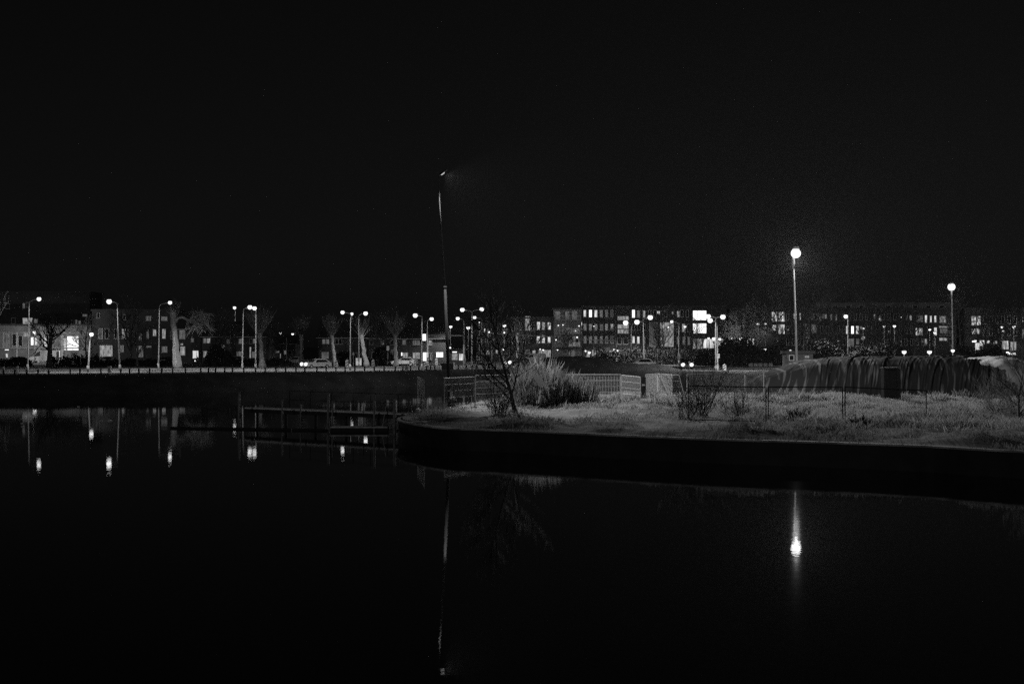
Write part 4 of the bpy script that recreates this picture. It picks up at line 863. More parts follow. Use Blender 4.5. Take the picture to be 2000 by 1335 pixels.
# ------------------------------------------------------------------ kerb bollards and traffic furniture
bx = [7, 29, 52, 74, 95, 137, 156, 197, 236, 253, 271, 292, 316, 337, 362, 392, 407, 421, 439, 454, 476, 499, 518, 539, 558, 578, 595.5, 619, 637, 656, 674, 693, 712, 731, 750, 772, 787, 802, 818, 833, 841, 849, 895, 910, 922, 932, 945, 968]
by = np.interp(bx, [0, 95, 200, 316, 500, 600, 700, 850, 968], [733.5, 733, 731.2, 730.3, 729.3, 728, 726.3, 724.3, 721.5])
marks = {7: 'at the foot of the leftmost striped post', 29: 'first right of the leftmost striped post', 52: 'at the foot of the leftmost street lamp', 74: 'first right of the leftmost street lamp', 95: 'in front of the silhouetted dark tree', 137: 'below the glaring bay window', 156: 'left of the short lamp pole',
         197: 'left of the short pale pillar', 236: 'at the foot of the left armed lamp by the terrace', 253: 'first right of the lamp by the terrace', 271: 'second right of the lamp by the terrace', 292: 'left of the lamp beside the stout pollard', 316: 'right at the lamp beside the stout pollard', 337: 'left of the stout pollard trunk',
         362: 'right of the stout pollard trunk', 392: 'below the cyclist', 407: 'first right of the cyclist', 421: 'left half of the tall dark evergreen bush', 439: 'right half of the tall dark evergreen bush', 454: 'left of the three lamps', 476: 'at the middle one of the three lamps', 499: 'at the rightmost of the three lamps', 518: 'before the first fan shaped pollard',
         539: 'first right of the first fan shaped pollard', 558: 'below the cluster of small lamps', 578: 'left of the slim pollard', 595.5: 'right of the slim pollard, by the headlight glare', 619: 'in front of the bright saloon car', 637: 'behind the tail of the bright saloon car', 656: 'at the leaning pollard right of the bright car', 674: 'beside the left striped marker board',
         693: 'between the two lamp poles', 712: 'right of the advertising panel', 731: 'beside the second striped marker board', 750: 'first right of the second striped marker board', 772: 'at the pollard right of the stacked signs', 787: 'left of the waste bin', 802: 'right of the waste bin', 818: 'left of the lamp with the glowing sign', 833: 'under the glowing sign',
         841: 'first right of the lit white panel', 849: 'second right of the lit white panel', 895: 'first right of the dark container', 910: 'at the foot of the leaning lamp', 922: 'at the foot of the tallest double lamp', 932: 'first right of the tallest double lamp', 945: 'second right of the tallest double lamp', 968: 'rightmost in the row before the thin tree'}
b0 = None
for x, y in zip(bx, by):
    s = sbase(y); loc = ((x - 1000) / s, F / s, FAR_Z - .02); lb = 'short dark kerb bollard ' + marks[x]
    if b0 is None:
        b0 = thing('bollard', loc, lb, 'bollard', 'dark bollards in a row along the kerb')
        MB().tube([(0, 0, 0), (0, 0, .62)], .1, 8).build('post', DSTEEL, b0); MB().ball((0, 0, .66), .12, 8, 4, .7, -.5, 1).build('cap', DSTEEL, b0, True)
    else: copy_thing(b0, loc, lb, rz=rng.uniform(-.05, .05)); 
def tloc(px, s): return ((px - 1000) / s, F / s, FAR_Z)
def striped(px, yt, yb, label, w=.14):
    s = sbase(yb); h = (yb - yt) / s; t = thing('striped_post', tloc(px, s), label, 'marker post', 'black and white striped posts')
    n = 7
    for i in range(n): MB().tube([(0, 0, h * i / n), (0, 0, h * (i + 1) / n - .002)], w, 8).build('band', WHITEP if i % 2 else BLACKP, t)
striped(6.8, 715, 728.5, 'black and white striped post at the left edge'); striped(33.5, 714, 728, 'black and white striped post left of the leftmost street lamp')
for a in [(801, 693, 716, 'tall striped post left of the lamp with the glowing sign'), (880, 691, 709, 'striped post just right of the dark mast above the container'), (932, 692, 712, 'left one of two striped posts right of the tallest double lamp'), (936, 693, 711, 'right one of two striped posts right of the tallest double lamp'),
          (984, 695, 706, 'striped foot below the signal with the oval backing'), (836, 698, 716, 'striped post at the slimmer lamp under the lit panel'), (1079, 695, 706, 'striped sleeve at the foot of the double lamp before the flats'), (1204, 697, 712, 'striped post at the foot of the signal gantry'), (1147, 698, 706, 'small striped post beside the twin headed lamp')]:
    striped(*a)
def marker(px, yt, yb, label):
    s = sbase(yb); h = (yb - yt) / s; t = thing('marker_board', tloc(px, s), label, 'marker board', 'white marker boards with diagonal dark stripes'); w = .22
    MB().prism([(-w, .15), (w, .15), (w, h * .8), (0, h), (-w, h * .8)], -.04, .04).build('board', WHITEP, t)
    for k in range(2):
        z = .25 + k * (h * .32); MB().prism([(-w * .8, z), (w * .8, z + .25), (w * .8, z + .4), (-w * .8, z + .15)], -.055, -.042).build('stripe', BLACKP, t)
    MB().box(-w, w, -.12, .12, 0, .148).build('foot', BLACKP, t)
for a in [(656, 702, 718, 'striped marker board at the foot of the leaning pollard'), (677.5, 701, 719, 'striped marker board left of the left armed lamp pair'), (728.5, 701, 718, 'striped marker board standing alone between two pollards'), (772.5, 701, 715, 'striped marker board at the pollard right of the stacked signs'),
          (810, 701, 716, 'striped marker board left of the glowing square sign'), (814, 698, 711, 'narrow pale marker board beside the striped one left of the glowing sign'), (831, 706, 722, 'striped marker board below the lit white panel'), (852.5, 698, 714, 'striped marker board left of the dark container'), (919.5, 705, 717, 'small striped marker board at the tallest double lamp'),
          (955.5, 704, 712, 'small pale marker left of the thin tree on the road'), (1415, 710, 725, 'pale marker post on the pavement right of the double lamp')]: marker(*a)
# box junction items
def box_thing(name, px, yb, w, h, d, label, cat, m, s=None, cap=None):
    s = s or sbase(yb); t = thing(name, tloc(px, s), label, cat); MB().box(-w / 2, w / 2, -d / 2, d / 2, 0, h).build('body', m, t)
    MB().box(-w / 2 - .05, w / 2 + .05, -d / 2 - .05, d / 2 + .05, h + .002, h + .08).build('lid', cap or m, t)
    for q in (-1, 1): MB().box(q * w * .3 - .06, q * w * .3 + .06, -d / 2 - .06, -d / 2 - .003, h * .2, h * .8).build('rib', m, t)
    return t
box_thing('container', 874, 723.5, 1.6, .95, 1.2, 'dark waste container on the pavement behind the dark mast', 'container', mat('dark_container', .015))
box_thing('container', 887, 722, .16, 1.0, 1.2, 'white end board at the right side of the dark waste container', 'board', WHITEP)
box_thing('waste_bin', 794, 723, .4, .6, .4, 'low grey waste bin among the kerb bollards', 'waste bin', mat('bin_grey', .12))
box_thing('stone_pillar', 214, 727.5, .38, .75, .38, 'short pale pillar between bollards left of the terrace lamp', 'pillar', CONC)
def sign(px, yb, zlo, zhi, w, shape, label, m=WHITEP, s=None, pole=True, mk=None, cat='road sign'):
    s = s or sbase(yb); t = thing('road_sign', tloc(px, s), label, cat); Z = lambda p: EYE + (HY - p) / s - FAR_Z; a, b = Z(zlo), Z(zhi); c = (a + b) / 2; r = (a - b) / 2; hw = w / s / 2
    if pole: MB().tube([(0, .05, 0), (0, .05, a)], .035, 6).build('pole', GALV, t)
    P = {'rect': [(-hw, b), (hw, b), (hw, a), (-hw, a)], 'diamond': [(0, b), (hw, c), (0, a), (-hw, c)], 'tri': [(-hw, b), (hw, b), (0, a)], 'disc': [(hw * math.cos(i * PI / 8), c + r * math.sin(i * PI / 8)) for i in range(16)]}[shape]
    MB().prism(P, -.03, .01).build('plate', m, t)
    if mk: MB().prism([(p[0] * hw, c + p[1] * r) for p in mk], -.04, -.032).build('symbol', BLACKP, t)
    return t
sign(828, 722, 652, 665, 8, 'rect', 'glowing square sign on the pole of the left armed lamp', emis('backlit_sign', 1.6), s=13.4, pole=False, cat='illuminated sign')
sign(831, 716, 688, 704.5, 10, 'rect', 'bright white lit panel behind the slimmer lamp pole', emis('backlit_panel', 1.2), s=11.5, cat='illuminated panel')
sign(700.5, 717, 699, 713.5, 11, 'rect', 'pale advertising panel at the foot of the bright lamp pole', emis('poster_panel', .38, .4, 1.2), s=12, cat='advertising panel')
sign(690, 716, 687, 695, 4.4, 'diamond', 'small diamond road sign right of the left armed lamp pole', s=11.8)
sign(757.5, 714, 675, 684, 5, 'rect', 'stacked direction signs left of the wide fan pollard', s=11.3); sign(765.5, 713, 682, 695, 4, 'rect', 'narrow pale sign between stacked signs and the pollard', mat('sign_grey', .4), s=11)
sign(1186, 706, 679, 694.5, 9.2, 'rect', 'large rectangular road sign with a thin diagonal line, left of the signal gantry', mat('sign_white', .8), s=10, mk=[(-.9, -.0), (-.8, .02), (.9, -.78), (.8, -.82)])
sign(1214.5, 708, 687, 693.5, 6.5, 'disc', 'round grey sign right of the signal gantry', mat('sign_grey', .4), s=10.5)
sign(1326, 710, 689, 695, 7.2, 'tri', 'triangular sign on the lamp pole by the dark car', s=12.2, pole=False); sign(1326, 710, 694.7, 701.5, 7, 'disc', 'round sign below the triangular one by the dark car', mat('sign_grey', .4), s=12.22, pole=False)
sign(1402.5, 722, 690.5, 699, 5.6, 'rect', 'square sign with a dark mark on the rear double lamp pole', s=13.95, pole=False, mk=[(-.2, -.7), (.1, -.7), (.4, .7), (.1, .7)]); sign(1346.5, 722, 705, 709.5, 4, 'disc', 'small round sign on a white post right of the dark car', mat('sign_grey', .4), s=13.4)
sign(1668, 700, 685.5, 694, 8, 'disc', 'dim round sign right of the dazzling single lamp', mat('sign_grey', .4), s=11.5); sign(976, 700, 668, 676.5, 6, 'rect', 'pale square sign seen through the crown of the thin tree', mat('sign_grey', .4), s=9.6)
sign(1161, 704, 679, 688, 3.5, 'rect', 'small pale sign right of the twin headed lamp', mat('sign_grey', .4), s=9.8)
# traffic signals: black head inside a pale oval backing board
def signal(px, yt, yb_, label, lit=True, s=11, pole=None, lamps=0):
    z1, z0 = EYE + (HY - yt) / s, EYE + (HY - yb_) / s; hgt = z1 - z0; w = .3
    t = thing('traffic_signal', ((px - 1000) / s, F / s - .25, z0), label, 'traffic signal', 'traffic signals of the junction')
    c = lambda k, r: [(r * math.cos(a), (hgt - r if math.sin(a) >= 0 else r) + r * math.sin(a)) for a in [i * PI / 8 + PI / 16 for i in range(16)]]
    MB().prism(c(0, w), -.02, .03).build('backing_board', WHITEP, t); MB().prism([(x * .78, (z - hgt / 2) * .93 + hgt / 2) for x, z in c(0, w)], -.06, -.022).build('signal_head', BLACKP, t)
    for i in range(3): MB().ball((0, -.09, hgt * (.8 - .28 * i)), .15 if i == lamps else .1, 8, 6).build('lens', emis('signal_glow', 4.0) if i == lamps and lit else GLASS, t)
    if pole: MB().tube([(0, .1, -(z0 - FAR_Z)), (0, .1, 0)], .06, 6).build('pole', GALV, t)
signal(955.5, 646, 658.5, 'hanging traffic signal at the left end of the long beam', s=10.6); signal(985, 647, 659, 'hanging traffic signal on the long beam beside the thin tree', s=10.6)
signal(983, 679.5, 693.5, 'traffic signal with pale oval backing board left of the thin tree', s=10.6, pole=1); signal(1127, 656, 669, 'hanging traffic signal at the left end of the gantry beam', s=10.4)
signal(1143.5, 682.5, 696, 'traffic signal at the foot of the twin headed lamp', s=10.4, pole=1); signal(1206, 682, 695, 'traffic signal on the gantry pole beside the round sign', s=10.6); signal(879.5, 676, 690, 'traffic signal at the dark mast above the container', s=10.8, pole=1)
def gantry(x0, y0, x1, y1, pole, label, s, r=.1, both=False, yb=None):
    a, b = W(x0, y0, s), W(x1, y1, s); o = Vector((b.x, b.y, FAR_Z)); t = thing('signal_beam', o, label, 'signal gantry', 'signal gantry beams of the junction')
    MB().tube([a - o, (a + b) / 2 - o, b - o], [r * .7, r * .9, r], 8).build('beam', mat('pale_beam', .6, .5), t, True)
    if pole: MB().tube([(0, 0, 0), (0, 0, b.z - FAR_Z + .1)], [r * 1.6, r * 1.3], 8).build('pole', POLE, t, True)
    if both: MB().tube([(a.x - o.x, 0, 0), (a.x - o.x, 0, a.z - FAR_Z)], [r * 1.2, r], 8).build('pole', POLE, t, True)
gantry(835.5, 654.5, 906, 655.2, 1, 'pale horizontal beam passing behind the dark mast, between two lamp poles', 11.2, .11, True)
gantry(957, 650.5, 1079.5, 657.5, 1, 'long pale signal beam reaching left from the double lamp to beyond the thin tree', 10.5, .09)
gantry(1128, 662, 1204, 665.5, 1, 'gantry beam reaching left from its pole to the hanging signal before the flats', 10.3, .1)
# more poles
for px, yt, yb, lb in [(1202.5, 636, 706, 'thin bare pole standing at the signal gantry'), (1016, 628, 700, 'short bare pole left of the tall stair window'), (995, 640, 700, 'bare pole behind the crown of the thin tree'), (735, 634, 700, 'thin dim bare pole above the dark hedge'), (1858, 640, 700, 'thin pole right before the right flats'), (1948.5, 643, 700, 'thin bare pole at the three lamps of the right edge'), (559.5, 655, 704, 'thin pole under the small lamps'), (1398, 597, 610, None)]:
    if lb: 
        s = 9.8; t = thing('bare_pole', tloc(px, s), lb, 'pole'); MB().tube([(0, 0, 0), (0, 0, (yb - yt) / s)], [.07, .05], 6).build('shaft', POLE, t, True); MB().ball((0, 0, (yb - yt) / s), .08, 6, 4).build('cap', POLE, t)
# concrete blocks with stakes
c0 = None
for i, (px, lb) in enumerate([(1466, 'leftmost'), (1475.5, 'second from the left'), (1484.5, 'middle one'), (1494.5, 'second from the right'), (1505, 'rightmost')]):
    s = 11.9; loc = tloc(px, s); lab = 'square concrete block beyond the right pavement, %s of five' % lb
    if c0 is None:
        c0 = thing('concrete_block', loc, lab, 'concrete block', 'five concrete blocks in a row')
        MB().prism([(-.31, 0), (.31, 0), (.33, .5), (.27, .62), (-.27, .62), (-.33, .5)], -.3, .3).build('block', mat('grey_block', .2), c0); MB().tube([(0, 0, .6), (0, 0, 1.5)], .03, 5).build('stake', DSTEEL, c0)
    else: copy_thing(c0, loc, lab)

# ------------------------------------------------------------------ site fences
def fence(ax, ad, bx_, bd, label, m=GALV, wires=True, h=2.0, wr=.0045, za=None, zb=None, tr=.028, step=.1, foot=True, inner=0, tilt=0.0):
    A = Vector((ax, ad, 0)); B = Vector((bx_, bd, 0)); A.z = (gz(ax, ad) if za is None else za) + .06; B.z = (gz(bx_, bd) if zb is None else zb) + .06
    t = thing('mesh_fence', A, label, 'fence panel', 'temporary mesh fence panels'); d = B - A; up = Vector((tilt, 0, 1)).normalized() * h
    for p0 in (Vector((0, 0, 0)), d): MB().tube([p0, p0 + up], tr, 6).build('post', m, t)
    MB().tube([up, d + up], tr, 6).build('top_rail', m, t); MB().tube([up * .05, d + up * .05], tr * .9, 6).build('bottom_rail', m, t)
    if wires:
        w = MB(); L = math.hypot(d.x, d.y); n = int(L / step)
        for i in range(1, n): w.tube([d * (i / n) + up * .05, d * (i / n) + up * .99], wr, 3, False)
        for j in range(1, inner + 5): w.tube([up * (j / (inner + 5)), d + up * (j / (inner + 5))], wr * (1.5 if j % 2 == 0 else 1), 3, False)
        w.build('mesh_infill', m, t)
    if foot:
        for p in (Vector((0, 0, 0)), d): MB().box(p.x - .11, p.x + .11, p.y - .33, p.y + .33, p.z - .1, p.z + .03).build('foot', CONC, t)
    return t
def fp(px, s): return ((px - 1000) / s, F / s)
def pf(x0, s0, x1, s1, lb, **k): a, b = fp(x0, s0), fp(x1, s1); return fence(*a, *b, lb, **k)
pf(816, 31.6, 829, 34.2, 'narrow mesh panel seen nearly edge on at the tip of the bank', zb=1.0, za=1.0, wr=.0015, step=.25)
pf(868, 31.8, 926.5, 30.6, 'mesh panel right behind the tall dark mast', za=.95, zb=.95, wr=.003)
pf(929, 30.0, 995, 29.3, 'mesh panel with pale rails between the dark mast and the thin tree', za=1.0, zb=1.0, wr=.0045)
pf(997, 29.2, 1118, 29.0, 'long mesh panel almost hidden behind the reeds', za=1.0, zb=1.0)
pf(1120, 29.0, 1212.5, 29.0, 'mesh panel with clearly visible upright wires right of the reeds', za=1.0, zb=1.0, wr=.010)
pf(1214.5, 29.6, 1251, 30.2, 'bright densely meshed panel in the middle of the fence row', za=1.0, zb=.92, wr=.008, step=.07)
pf(1261, 29.4, 1284, 27.8, 'mesh panel receding from the narrow gap in the fence row', za=1.02, zb=.98, wr=.004)
pf(1285, 27.9, 1313, 29.7, 'mesh panel coming forward, making a zigzag with its neighbour', za=.98, zb=1.05, wr=.005)
pf(1315, 29.8, 1341, 29.9, 'leaning mesh panel with slanting post right of the zigzag', za=1.05, zb=1.1, wr=.003, tilt=-.25)
pf(1342, 29.6, 1455, 29.0, 'mesh panel behind the wide dark shrub, ending at the mound', za=1.05, zb=1.1, wr=.003)
pf(1457, 29.0, 1492, 27.8, 'short mesh panel running into the left toe of the mound', za=1.2, zb=1.2, wr=.0012, step=.3)
t = thing('narrow_board', (*fp(1256.5, 29.4), 1.0), 'dark upright board with a white label between two mesh panels', 'board'); MB().box(-.12, .12, -.05, .05, 0, 1.95).build('board', mat('dark_board', .02), t); MB().box(-.09, .09, -.07, -.052, 1.35, 1.45).build('label_plate', WHITEP, t)
# nearer dark fence
pf(1345, 37.5, 1496, 37.8, 'dark mesh panel in front of the wide shrub, left of three', m=DSTEEL, za=1.0, zb=.95, h=1.85, wr=.003)
pf(1500.5, 37.6, 1645.5, 37.8, 'dark mesh panel before the mound, middle of three', m=DSTEEL, za=.95, zb=.95, h=1.85, wr=.003)
pf(1650.5, 37.6, 1809, 38.2, 'dark mesh panel before the tall dark cabinet, right of three', m=DSTEEL, za=.95, zb=.8, h=1.85, wr=.003)

# ------------------------------------------------------------------ mound under tarpaulin, sand, cabinet, heap
def mound_h(X):
    return np.interp(X, [17.8, 18.8, 19.8, 20.7, 21.9, 23.1, 25.3, 29, 33, 36.8, 38.4, 39.6, 42, 48], [0, .95, 1.6, 2.05, 2.55, 2.85, 3.05, 3.08, 3.15, 3.2, 3.05, 2.6, 2.3, .6])
def mound(name, x0, x1, dz, m, label, cat, fold, t0=-1.0, t1=1.0, nx=1000, ny=130, hole=None, slide=0.0):
    U, V_ = np.meshgrid(np.linspace(x0, x1, nx), np.linspace(t0, t1, ny)); X = U + 0.0; t = V_
    yc = 111.5 + 3.5 * sstep(22, 17.6, X); wd = np.where(t < 0, 8.8 - 5.2 * sstep(23, 17.6, X) * 1.0, 8.5 - 6.0 * sstep(22, 17.6, X))
    # front: steep slope up to a rounded crest
    prof = np.where(t < 0, 1 - np.abs(t) ** 4.0, 1 - np.abs(t) ** 2.0)
    Y = yc + t * wd + .35 * np.sin(X * .9) * (1 - np.abs(t)) ; z = 1.0 + mound_h(X) * np.clip(prof, 0, 1) - .12 * (np.abs(t) > .999)
    if fold:
        q = X - (t + 1) * (.9 + X * .085)      # folds lean to the right as they climb
        Rf = random.Random(77); f = np.zeros(X.shape)
        for k in range(260):
            q0 = Rf.uniform(x0 - 5, x1 + 1); c = Rf.uniform(-.95, -.15); hl = Rf.uniform(.12, .5); wdt = Rf.uniform(.03, .06) if k % 6 else Rf.uniform(.08, .16); am = Rf.uniform(.015, .045)
            bend = .12 * np.sin((t - c) * Rf.uniform(1, 4) + Rf.uniform(0, 6)) + (t - c) * Rf.uniform(-.5, .5)
            f = f + am * np.exp(-((q - q0 + bend) / wdt) ** 2) * np.clip(1 - ((t - c) / hl) ** 2, 0, 1)
        for k in range(60):     # short rolls along the crest
            q0 = Rf.uniform(x0 - 3, x1); c = Rf.uniform(-.42, -.12); hl = Rf.uniform(.05, .14)
            f = f + Rf.uniform(.02, .06) * np.exp(-((q - q0 - (t - c) * 4) / Rf.uniform(.08, .2)) ** 2) * np.clip(1 - ((t - c) / hl) ** 2, 0, 1)
        edge = np.clip((t + 1.0) * 12, 0, 1)
        f = f * np.clip(mound_h(X) / 2.6, 0, 1) ** 2
        z = z + f * edge + .035 * wob(q, t * 6, .5); Y = Y - f * .8 * edge
    else: z = z + .12 * wob(X, Y, .7) * np.clip(prof * 3, 0, 1) + .05 * wob(X, Y, .25)
    P = np.stack([X.ravel(), Y.ravel(), (z + dz).ravel()], 1)
    if not fold: P[:, 2] -= .28 * (1 - sstep(35.5, 37.5, P[:, 0]))
    i = np.arange(nx * ny).reshape(ny, nx)
    Q = np.stack([i[:-1, :-1].ravel(), i[:-1, 1:].ravel(), i[1:, 1:].ravel(), i[1:, :-1].ravel()], 1)
    if hole is not None: Q = Q[~hole(P[Q[:, 0]])]
    o = np_mesh(name, P, Q, m); o.data.shade_smooth(); return tag(o, label, cat)
mound('sand_heap', 17.7, 48, 0, mat('pale_sand', .34, .95, .3, 1.2, .02), 'pale sand heap showing at the right end of the tarpaulin mound', 'sand heap', False, nx=260, ny=70)
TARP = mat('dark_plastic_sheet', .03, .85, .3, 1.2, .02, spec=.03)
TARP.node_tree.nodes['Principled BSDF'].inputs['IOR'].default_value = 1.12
def painted_fold_light(m):       # light catching the folds, painted into the sheet colour as pale streaks
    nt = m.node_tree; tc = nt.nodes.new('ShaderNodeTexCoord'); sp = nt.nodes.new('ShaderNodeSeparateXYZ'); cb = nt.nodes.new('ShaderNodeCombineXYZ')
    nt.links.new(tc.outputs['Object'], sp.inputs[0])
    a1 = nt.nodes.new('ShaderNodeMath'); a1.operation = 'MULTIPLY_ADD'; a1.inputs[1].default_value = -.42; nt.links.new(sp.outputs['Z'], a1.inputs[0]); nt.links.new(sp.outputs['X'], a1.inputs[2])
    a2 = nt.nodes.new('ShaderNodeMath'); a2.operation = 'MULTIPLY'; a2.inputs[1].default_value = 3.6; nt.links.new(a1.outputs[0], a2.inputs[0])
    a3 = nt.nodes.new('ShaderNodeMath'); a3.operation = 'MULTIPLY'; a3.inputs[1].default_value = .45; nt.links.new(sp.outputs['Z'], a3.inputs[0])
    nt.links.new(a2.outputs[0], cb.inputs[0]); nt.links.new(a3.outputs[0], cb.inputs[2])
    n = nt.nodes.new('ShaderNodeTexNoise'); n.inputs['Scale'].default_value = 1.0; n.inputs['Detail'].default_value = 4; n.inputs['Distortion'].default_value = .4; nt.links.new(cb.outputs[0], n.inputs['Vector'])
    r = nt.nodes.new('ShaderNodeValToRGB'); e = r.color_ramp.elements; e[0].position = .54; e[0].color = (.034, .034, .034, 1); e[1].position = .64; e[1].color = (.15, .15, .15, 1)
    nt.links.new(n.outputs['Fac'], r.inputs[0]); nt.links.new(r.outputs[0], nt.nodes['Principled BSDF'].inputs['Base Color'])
painted_fold_light(TARP)
ed = lambda P: ((P[:, 0] > 37.0 + 1.2 * wob(P[:, 1], P[:, 2], .8) - (P[:, 2] - 2.2) * 1.1))
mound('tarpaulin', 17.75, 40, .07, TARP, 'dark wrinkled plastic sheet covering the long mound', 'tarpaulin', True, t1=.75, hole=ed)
# sheet bits on the crest and a torn hole
t = thing('tall_cabinet', (*fp(1736, 28.9), 1.05), 'tall dark upright cabinet standing before the tarpaulin mound', 'cabinet')
MB().box(-.44, .44, -.4, .4, 0, 2.42).build('body', mat('cabinet_dark', .018, .6), t); MB().box(-.5, .62, -.46, .46, 2.424, 2.5).build('roof', mat('cabinet_edge', .06), t); MB().box(.445, .66, -.4, -.3, 0, 2.42).build('side_frame', mat('cabinet_edge', .06), t)
MB().box(-.4, .4, -.425, -.403, .1, 2.3).build('door', mat('cabinet_dark', .018, .6), t); MB().box(.62, .68, -.5, -.44, .2, 1.7).build('hinge_post', DSTEEL, t)
t = thing('wooden_plank', (*fp(1752, 27.6), 2.6), 'pale plank sticking out right of the top of the tall cabinet', 'plank') if False else None
def heap():
    U, V_ = np.meshgrid(np.linspace(2.4, 24.5, 160), np.linspace(-1, 1, 36)); h = np.interp(U, [2.4, 3.2, 4.5, 7, 11, 13.5, 15.5, 19, 21.5, 24.5], [0, 1.3, 2.0, 2.15, 2.15, 1.85, 1.35, 1.15, .9, 0])
    Y = 196.5 + V_ * 5; Z = 1.3 + h * (1 - np.abs(V_) ** 2.2) + .1 * wob(U, Y, .9); P = np.stack([U.ravel(), Y.ravel(), Z.ravel()], 1)
    i = np.arange(U.size).reshape(U.shape); Q = np.stack([i[:-1, :-1].ravel(), i[:-1, 1:].ravel(), i[1:, 1:].ravel(), i[1:, :-1].ravel()], 1)
    o = np_mesh('soil_heap', P, Q, mat('dark_soil', .03, 1, .4, 1)); o.data.shade_smooth(); tag(o, 'long low dark soil heap behind the mesh fences, in front of the flats', 'soil heap')
heap()
def rock(px, s, r, label, m, sz=.6, seed=0):
    x, y = fp(px, s); R = random.Random(seed); t = MB(); t.ball((0, 0, 0), r, 9, 6, sz); t.v = [(a * R.uniform(.8, 1.2), b * R.uniform(.8, 1.2), c * R.uniform(.8, 1.2)) for a, b, c in t.v]
    o = t.build('stone', m, None, False, (x, y, gz(x, y) + r * sz * .5 + .1)); tag(o, label, 'stone')
rock(1961, 46.5, .16, 'pale stone lying on the bank edge below the right bare tree', mat('pale_stone', .6), seed=1)
rock(1316, 42, .07, 'small pale stone in the grass left of the wide shrub', mat('pale_stone', .6), seed=2); rock(1536, 31.5, .16, 'pale lump in the lit grass before the mound', mat('pale_stone', .6), .5, 3)
rock(1219, 33, .06, 'tiny pale stone in the grass below the upright wire panel', mat('pale_stone', .6), seed=4)
# litter and pale patches on the far bank
for px, py, w, lb in [(105, 741, .5, 'leftmost pale scrap on the dark far bank'), (142, 742, .45, 'second pale scrap from the left on the dark far bank'), (222, 743, .5, 'pale scrap on the far bank below the terrace lamp'), (484, 744, 1.4, 'broad pale scrap on the far bank below the three lamps'), (464, 745, .7, 'pale scrap left of the broad one on the far bank'), (710, 733, .5, 'small pale scrap on the far bank below the lamp pair')]:
    s = (py - HY) / (EYE - 1.15); x, y = fp(px, s); mb = MB(); R = random.Random(int(px))
    for k in range(5): q = R.uniform(-w, w); mb.prism([(q, 0), (q + w * .5, 0.01), (q + w * .4, .06 + .05 * R.random()), (q + w * .1, .08)], R.uniform(-.3, 0), R.uniform(.05, .4))
    o = mb.build('litter', mat('pale_litter', .5), None, False, (x, y, gz(x, y) + .02)); tag(o, lb, 'litter')

# ------------------------------------------------------------------ jetty, piles, boom
def pile(px, yt, s, r, label, tilt=0):
    top = EYE + (HY - yt) / s; t = thing('mooring_pile', ((px - 1000) / s, F / s, 0), label, 'mooring pile', 'wooden mooring piles in the water')
    MB().tube([(0, 0, -1.2), (tilt * .5, 0, top * .5), (tilt, 0, top)], [r * 1.05, r, r * .95], 9).build('pile', WOOD, t, True); MB().tube([(tilt, 0, top + .001), (tilt, 0, top + .04)], r * 1.04, 9).build('cap', WOOD, t, True)
for a in [(467, 767, 31.2, .075, 'leftmost pale mooring pile, tall and slim'), (551, 782, 32, .06, 'low mooring pile second from the left'), (587, 789, 32, .045, 'thin low mooring pile left of the tall paired one'), (641, 770.5, 32.5, .08, 'tall pale mooring pile at the left end of the pontoon rail'), (649.5, 784, 32.5, .06, 'shorter mooring pile right beside the tall pale one'),
          (731, 772, 33.4, .07, 'pale mooring pile with a short bar on its top'), (770.5, 782, 34, .09, 'stout pale mooring pile nearest the quay tip'), (698.5, 784, 32, .03, 'thin pale stake behind the jetty'), (683.5, 786, 32, .03, 'thin dim stake left of the thin pale stake')]: pile(*a)
t = thing('pile_bar', (*fp(727.5, 33.4), 2.08), 'short pale bar fixed on top of the mooring pile', 'bar'); MB().tube([(-.12, 0, 0), (.1, 0, 0)], .035, 6).build('bar', WOOD, t); MB().tube([(-.12, 0, 0), (-.12, 0, -.9)], .015, 5).build('rod', DSTEEL, t)
def jetty():
    A = Vector((*fp(480, 30.6), 1.03)); B = Vector((*fp(797, 33.7), 1.03)); d = (B - A); L = d.length; a = math.atan2(d.y, d.x)
    t = thing('jetty', A, 'dark wooden jetty with pale edge and thin railing reaching the quay tip', 'jetty', rz=a)
    MB().box(0, L, 0, 1.3, -.03, .03).build('deck', mat('jetty_deck', .12), t); MB().box(0, L, -.08, -.004, -.28, -.035).build('edge_beam', mat('dark_timber', .03), t); MB().box(0, L, -.1, -.003, -.031, .045).build('pale_edge', mat('pale_timber', .8), t)
    for i in range(6): MB().tube([(L * (.04 + i * .19), .5, -2.2), (L * (.04 + i * .19), .5, -.035)], .1, 8).build('leg', mat('dark_timber', .03), t)
    r = MB(); x0 = L * .2
    r.tube([(x0, 1.2, 1.1), (L, 1.2, 1.1)], .016, 5); r.build('top_rail', DSTEEL, t); MB().tube([(x0, 1.2, .55), (L, 1.2, .55)], .014, 5).build('middle_rail', DSTEEL, t)
    for i in range(7): MB().tube([(x0 + (L - x0) * i / 6, 1.2, .03), (x0 + (L - x0) * i / 6, 1.2, 1.1)], .018, 5).build('railing_post', DSTEEL, t)
    MB().tube([(L * .985, .2, .03), (L * .993, .3, .75), (L * 1.0, .4, .03)], .014, 5).build('brace', GALV, t)
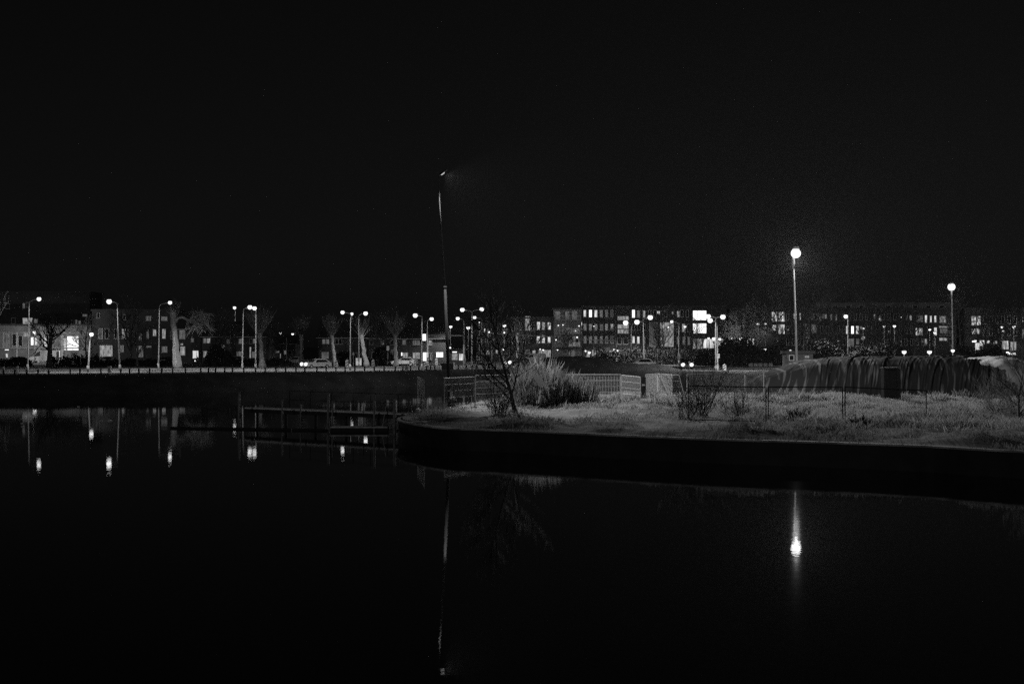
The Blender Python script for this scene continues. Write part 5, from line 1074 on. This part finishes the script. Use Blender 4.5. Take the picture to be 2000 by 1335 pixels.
    # water scum of dark timber piles reflected below
jetty()
def pontoon():
    s = 33.4; A = Vector((*fp(645, s), 0)); w = 112 / s
    t = thing('floating_pontoon', A, 'low floating pontoon with pale edge and end frames in front of the jetty', 'pontoon')
    MB().box(0, w, 0, 1.2, -.25, .2).build('float', mat('dark_timber', .03), t); MB().box(0, w, -.04, 1.2, .203, .26).build('deck', mat('pontoon_deck', .12), t); MB().box(0, w, -.075, -.043, .21, .262).build('pale_edge', mat('pale_timber', .8), t)
    for x in (.02, w * .58, w - .02): MB().tube([(x, .02, .2), (x, .02, 1.45)], .02, 6).build('frame_post', DSTEEL, t)
    MB().tube([(w - .3, .02, .26), (w - .1, .02, 1.45), (w - .02, .02, 1.45)], .016, 6).build('ladder_rail', GALV, t); MB().tube([(0.02, .02, .75), (w * .58, .02, .75)], .012, 5).build('rail', DSTEEL, t)
    MB().box(w + .05, w + .55, .1, 1.1, -.2, .08).build('end_float', mat('pontoon_deck', .12), t)
pontoon()
def boom(x0, x1, s0, s1, r, label):
    a, b = Vector((*fp(x0, s0), .03)), Vector((*fp(x1, s1), .03)); t = thing('floating_boom', a, label, 'floating boom'); n = 9
    for i in range(n): MB().tube([(b - a) * ((i + .02) / n), (b - a) * ((i + .98) / n)], r, 8).build('float', mat('dark_timber', .03), t)
boom(333, 640, 32.2, 33.2, .085, 'dark floating boom lying on the water left of the pontoon')
for px, py, lb in [(153, 794, 'small floating scrap on the water, the upper left one'), (214, 821.5, 'pale floating scrap on the water left of centre'), (198, 821.5, 'tiny scrap beside the pale floating scrap'), (43, 818, 'small buoy of three at the left, topmost'), (43, 827, 'small buoy of three at the left, middle'), (44, 833, 'small buoy of three at the left, lowest')]:
    s = (py - HY) / EYE; mb = MB(); w = .1 if px != 214 else .16
    mb.ball((0, 0, 0), w, 8, 5, .4); o = mb.build('floating_scrap', emis('glint', .5) if False else mat('white_float', .8), None, False, (*fp(px, s), .02)); tag(o, lb, 'float')

# ------------------------------------------------------------------ thin night haze
if HAZE:
    hm = bpy.data.materials.new('night_haze'); hm.use_nodes = True; nt = hm.node_tree; nt.nodes.clear()
    o_ = nt.nodes.new('ShaderNodeOutputMaterial'); v = nt.nodes.new('ShaderNodeVolumePrincipled'); v.inputs['Density'].default_value = HAZE; v.inputs['Color'].default_value = (.9, .9, .9, 1); v.inputs['Anisotropy'].default_value = .55
    nt.links.new(v.outputs[0], o_.inputs['Volume'])
    o = MB().box(-950, 950, -60, 3100, -4, 60).build('haze', hm); tag(o, kind='stuff')
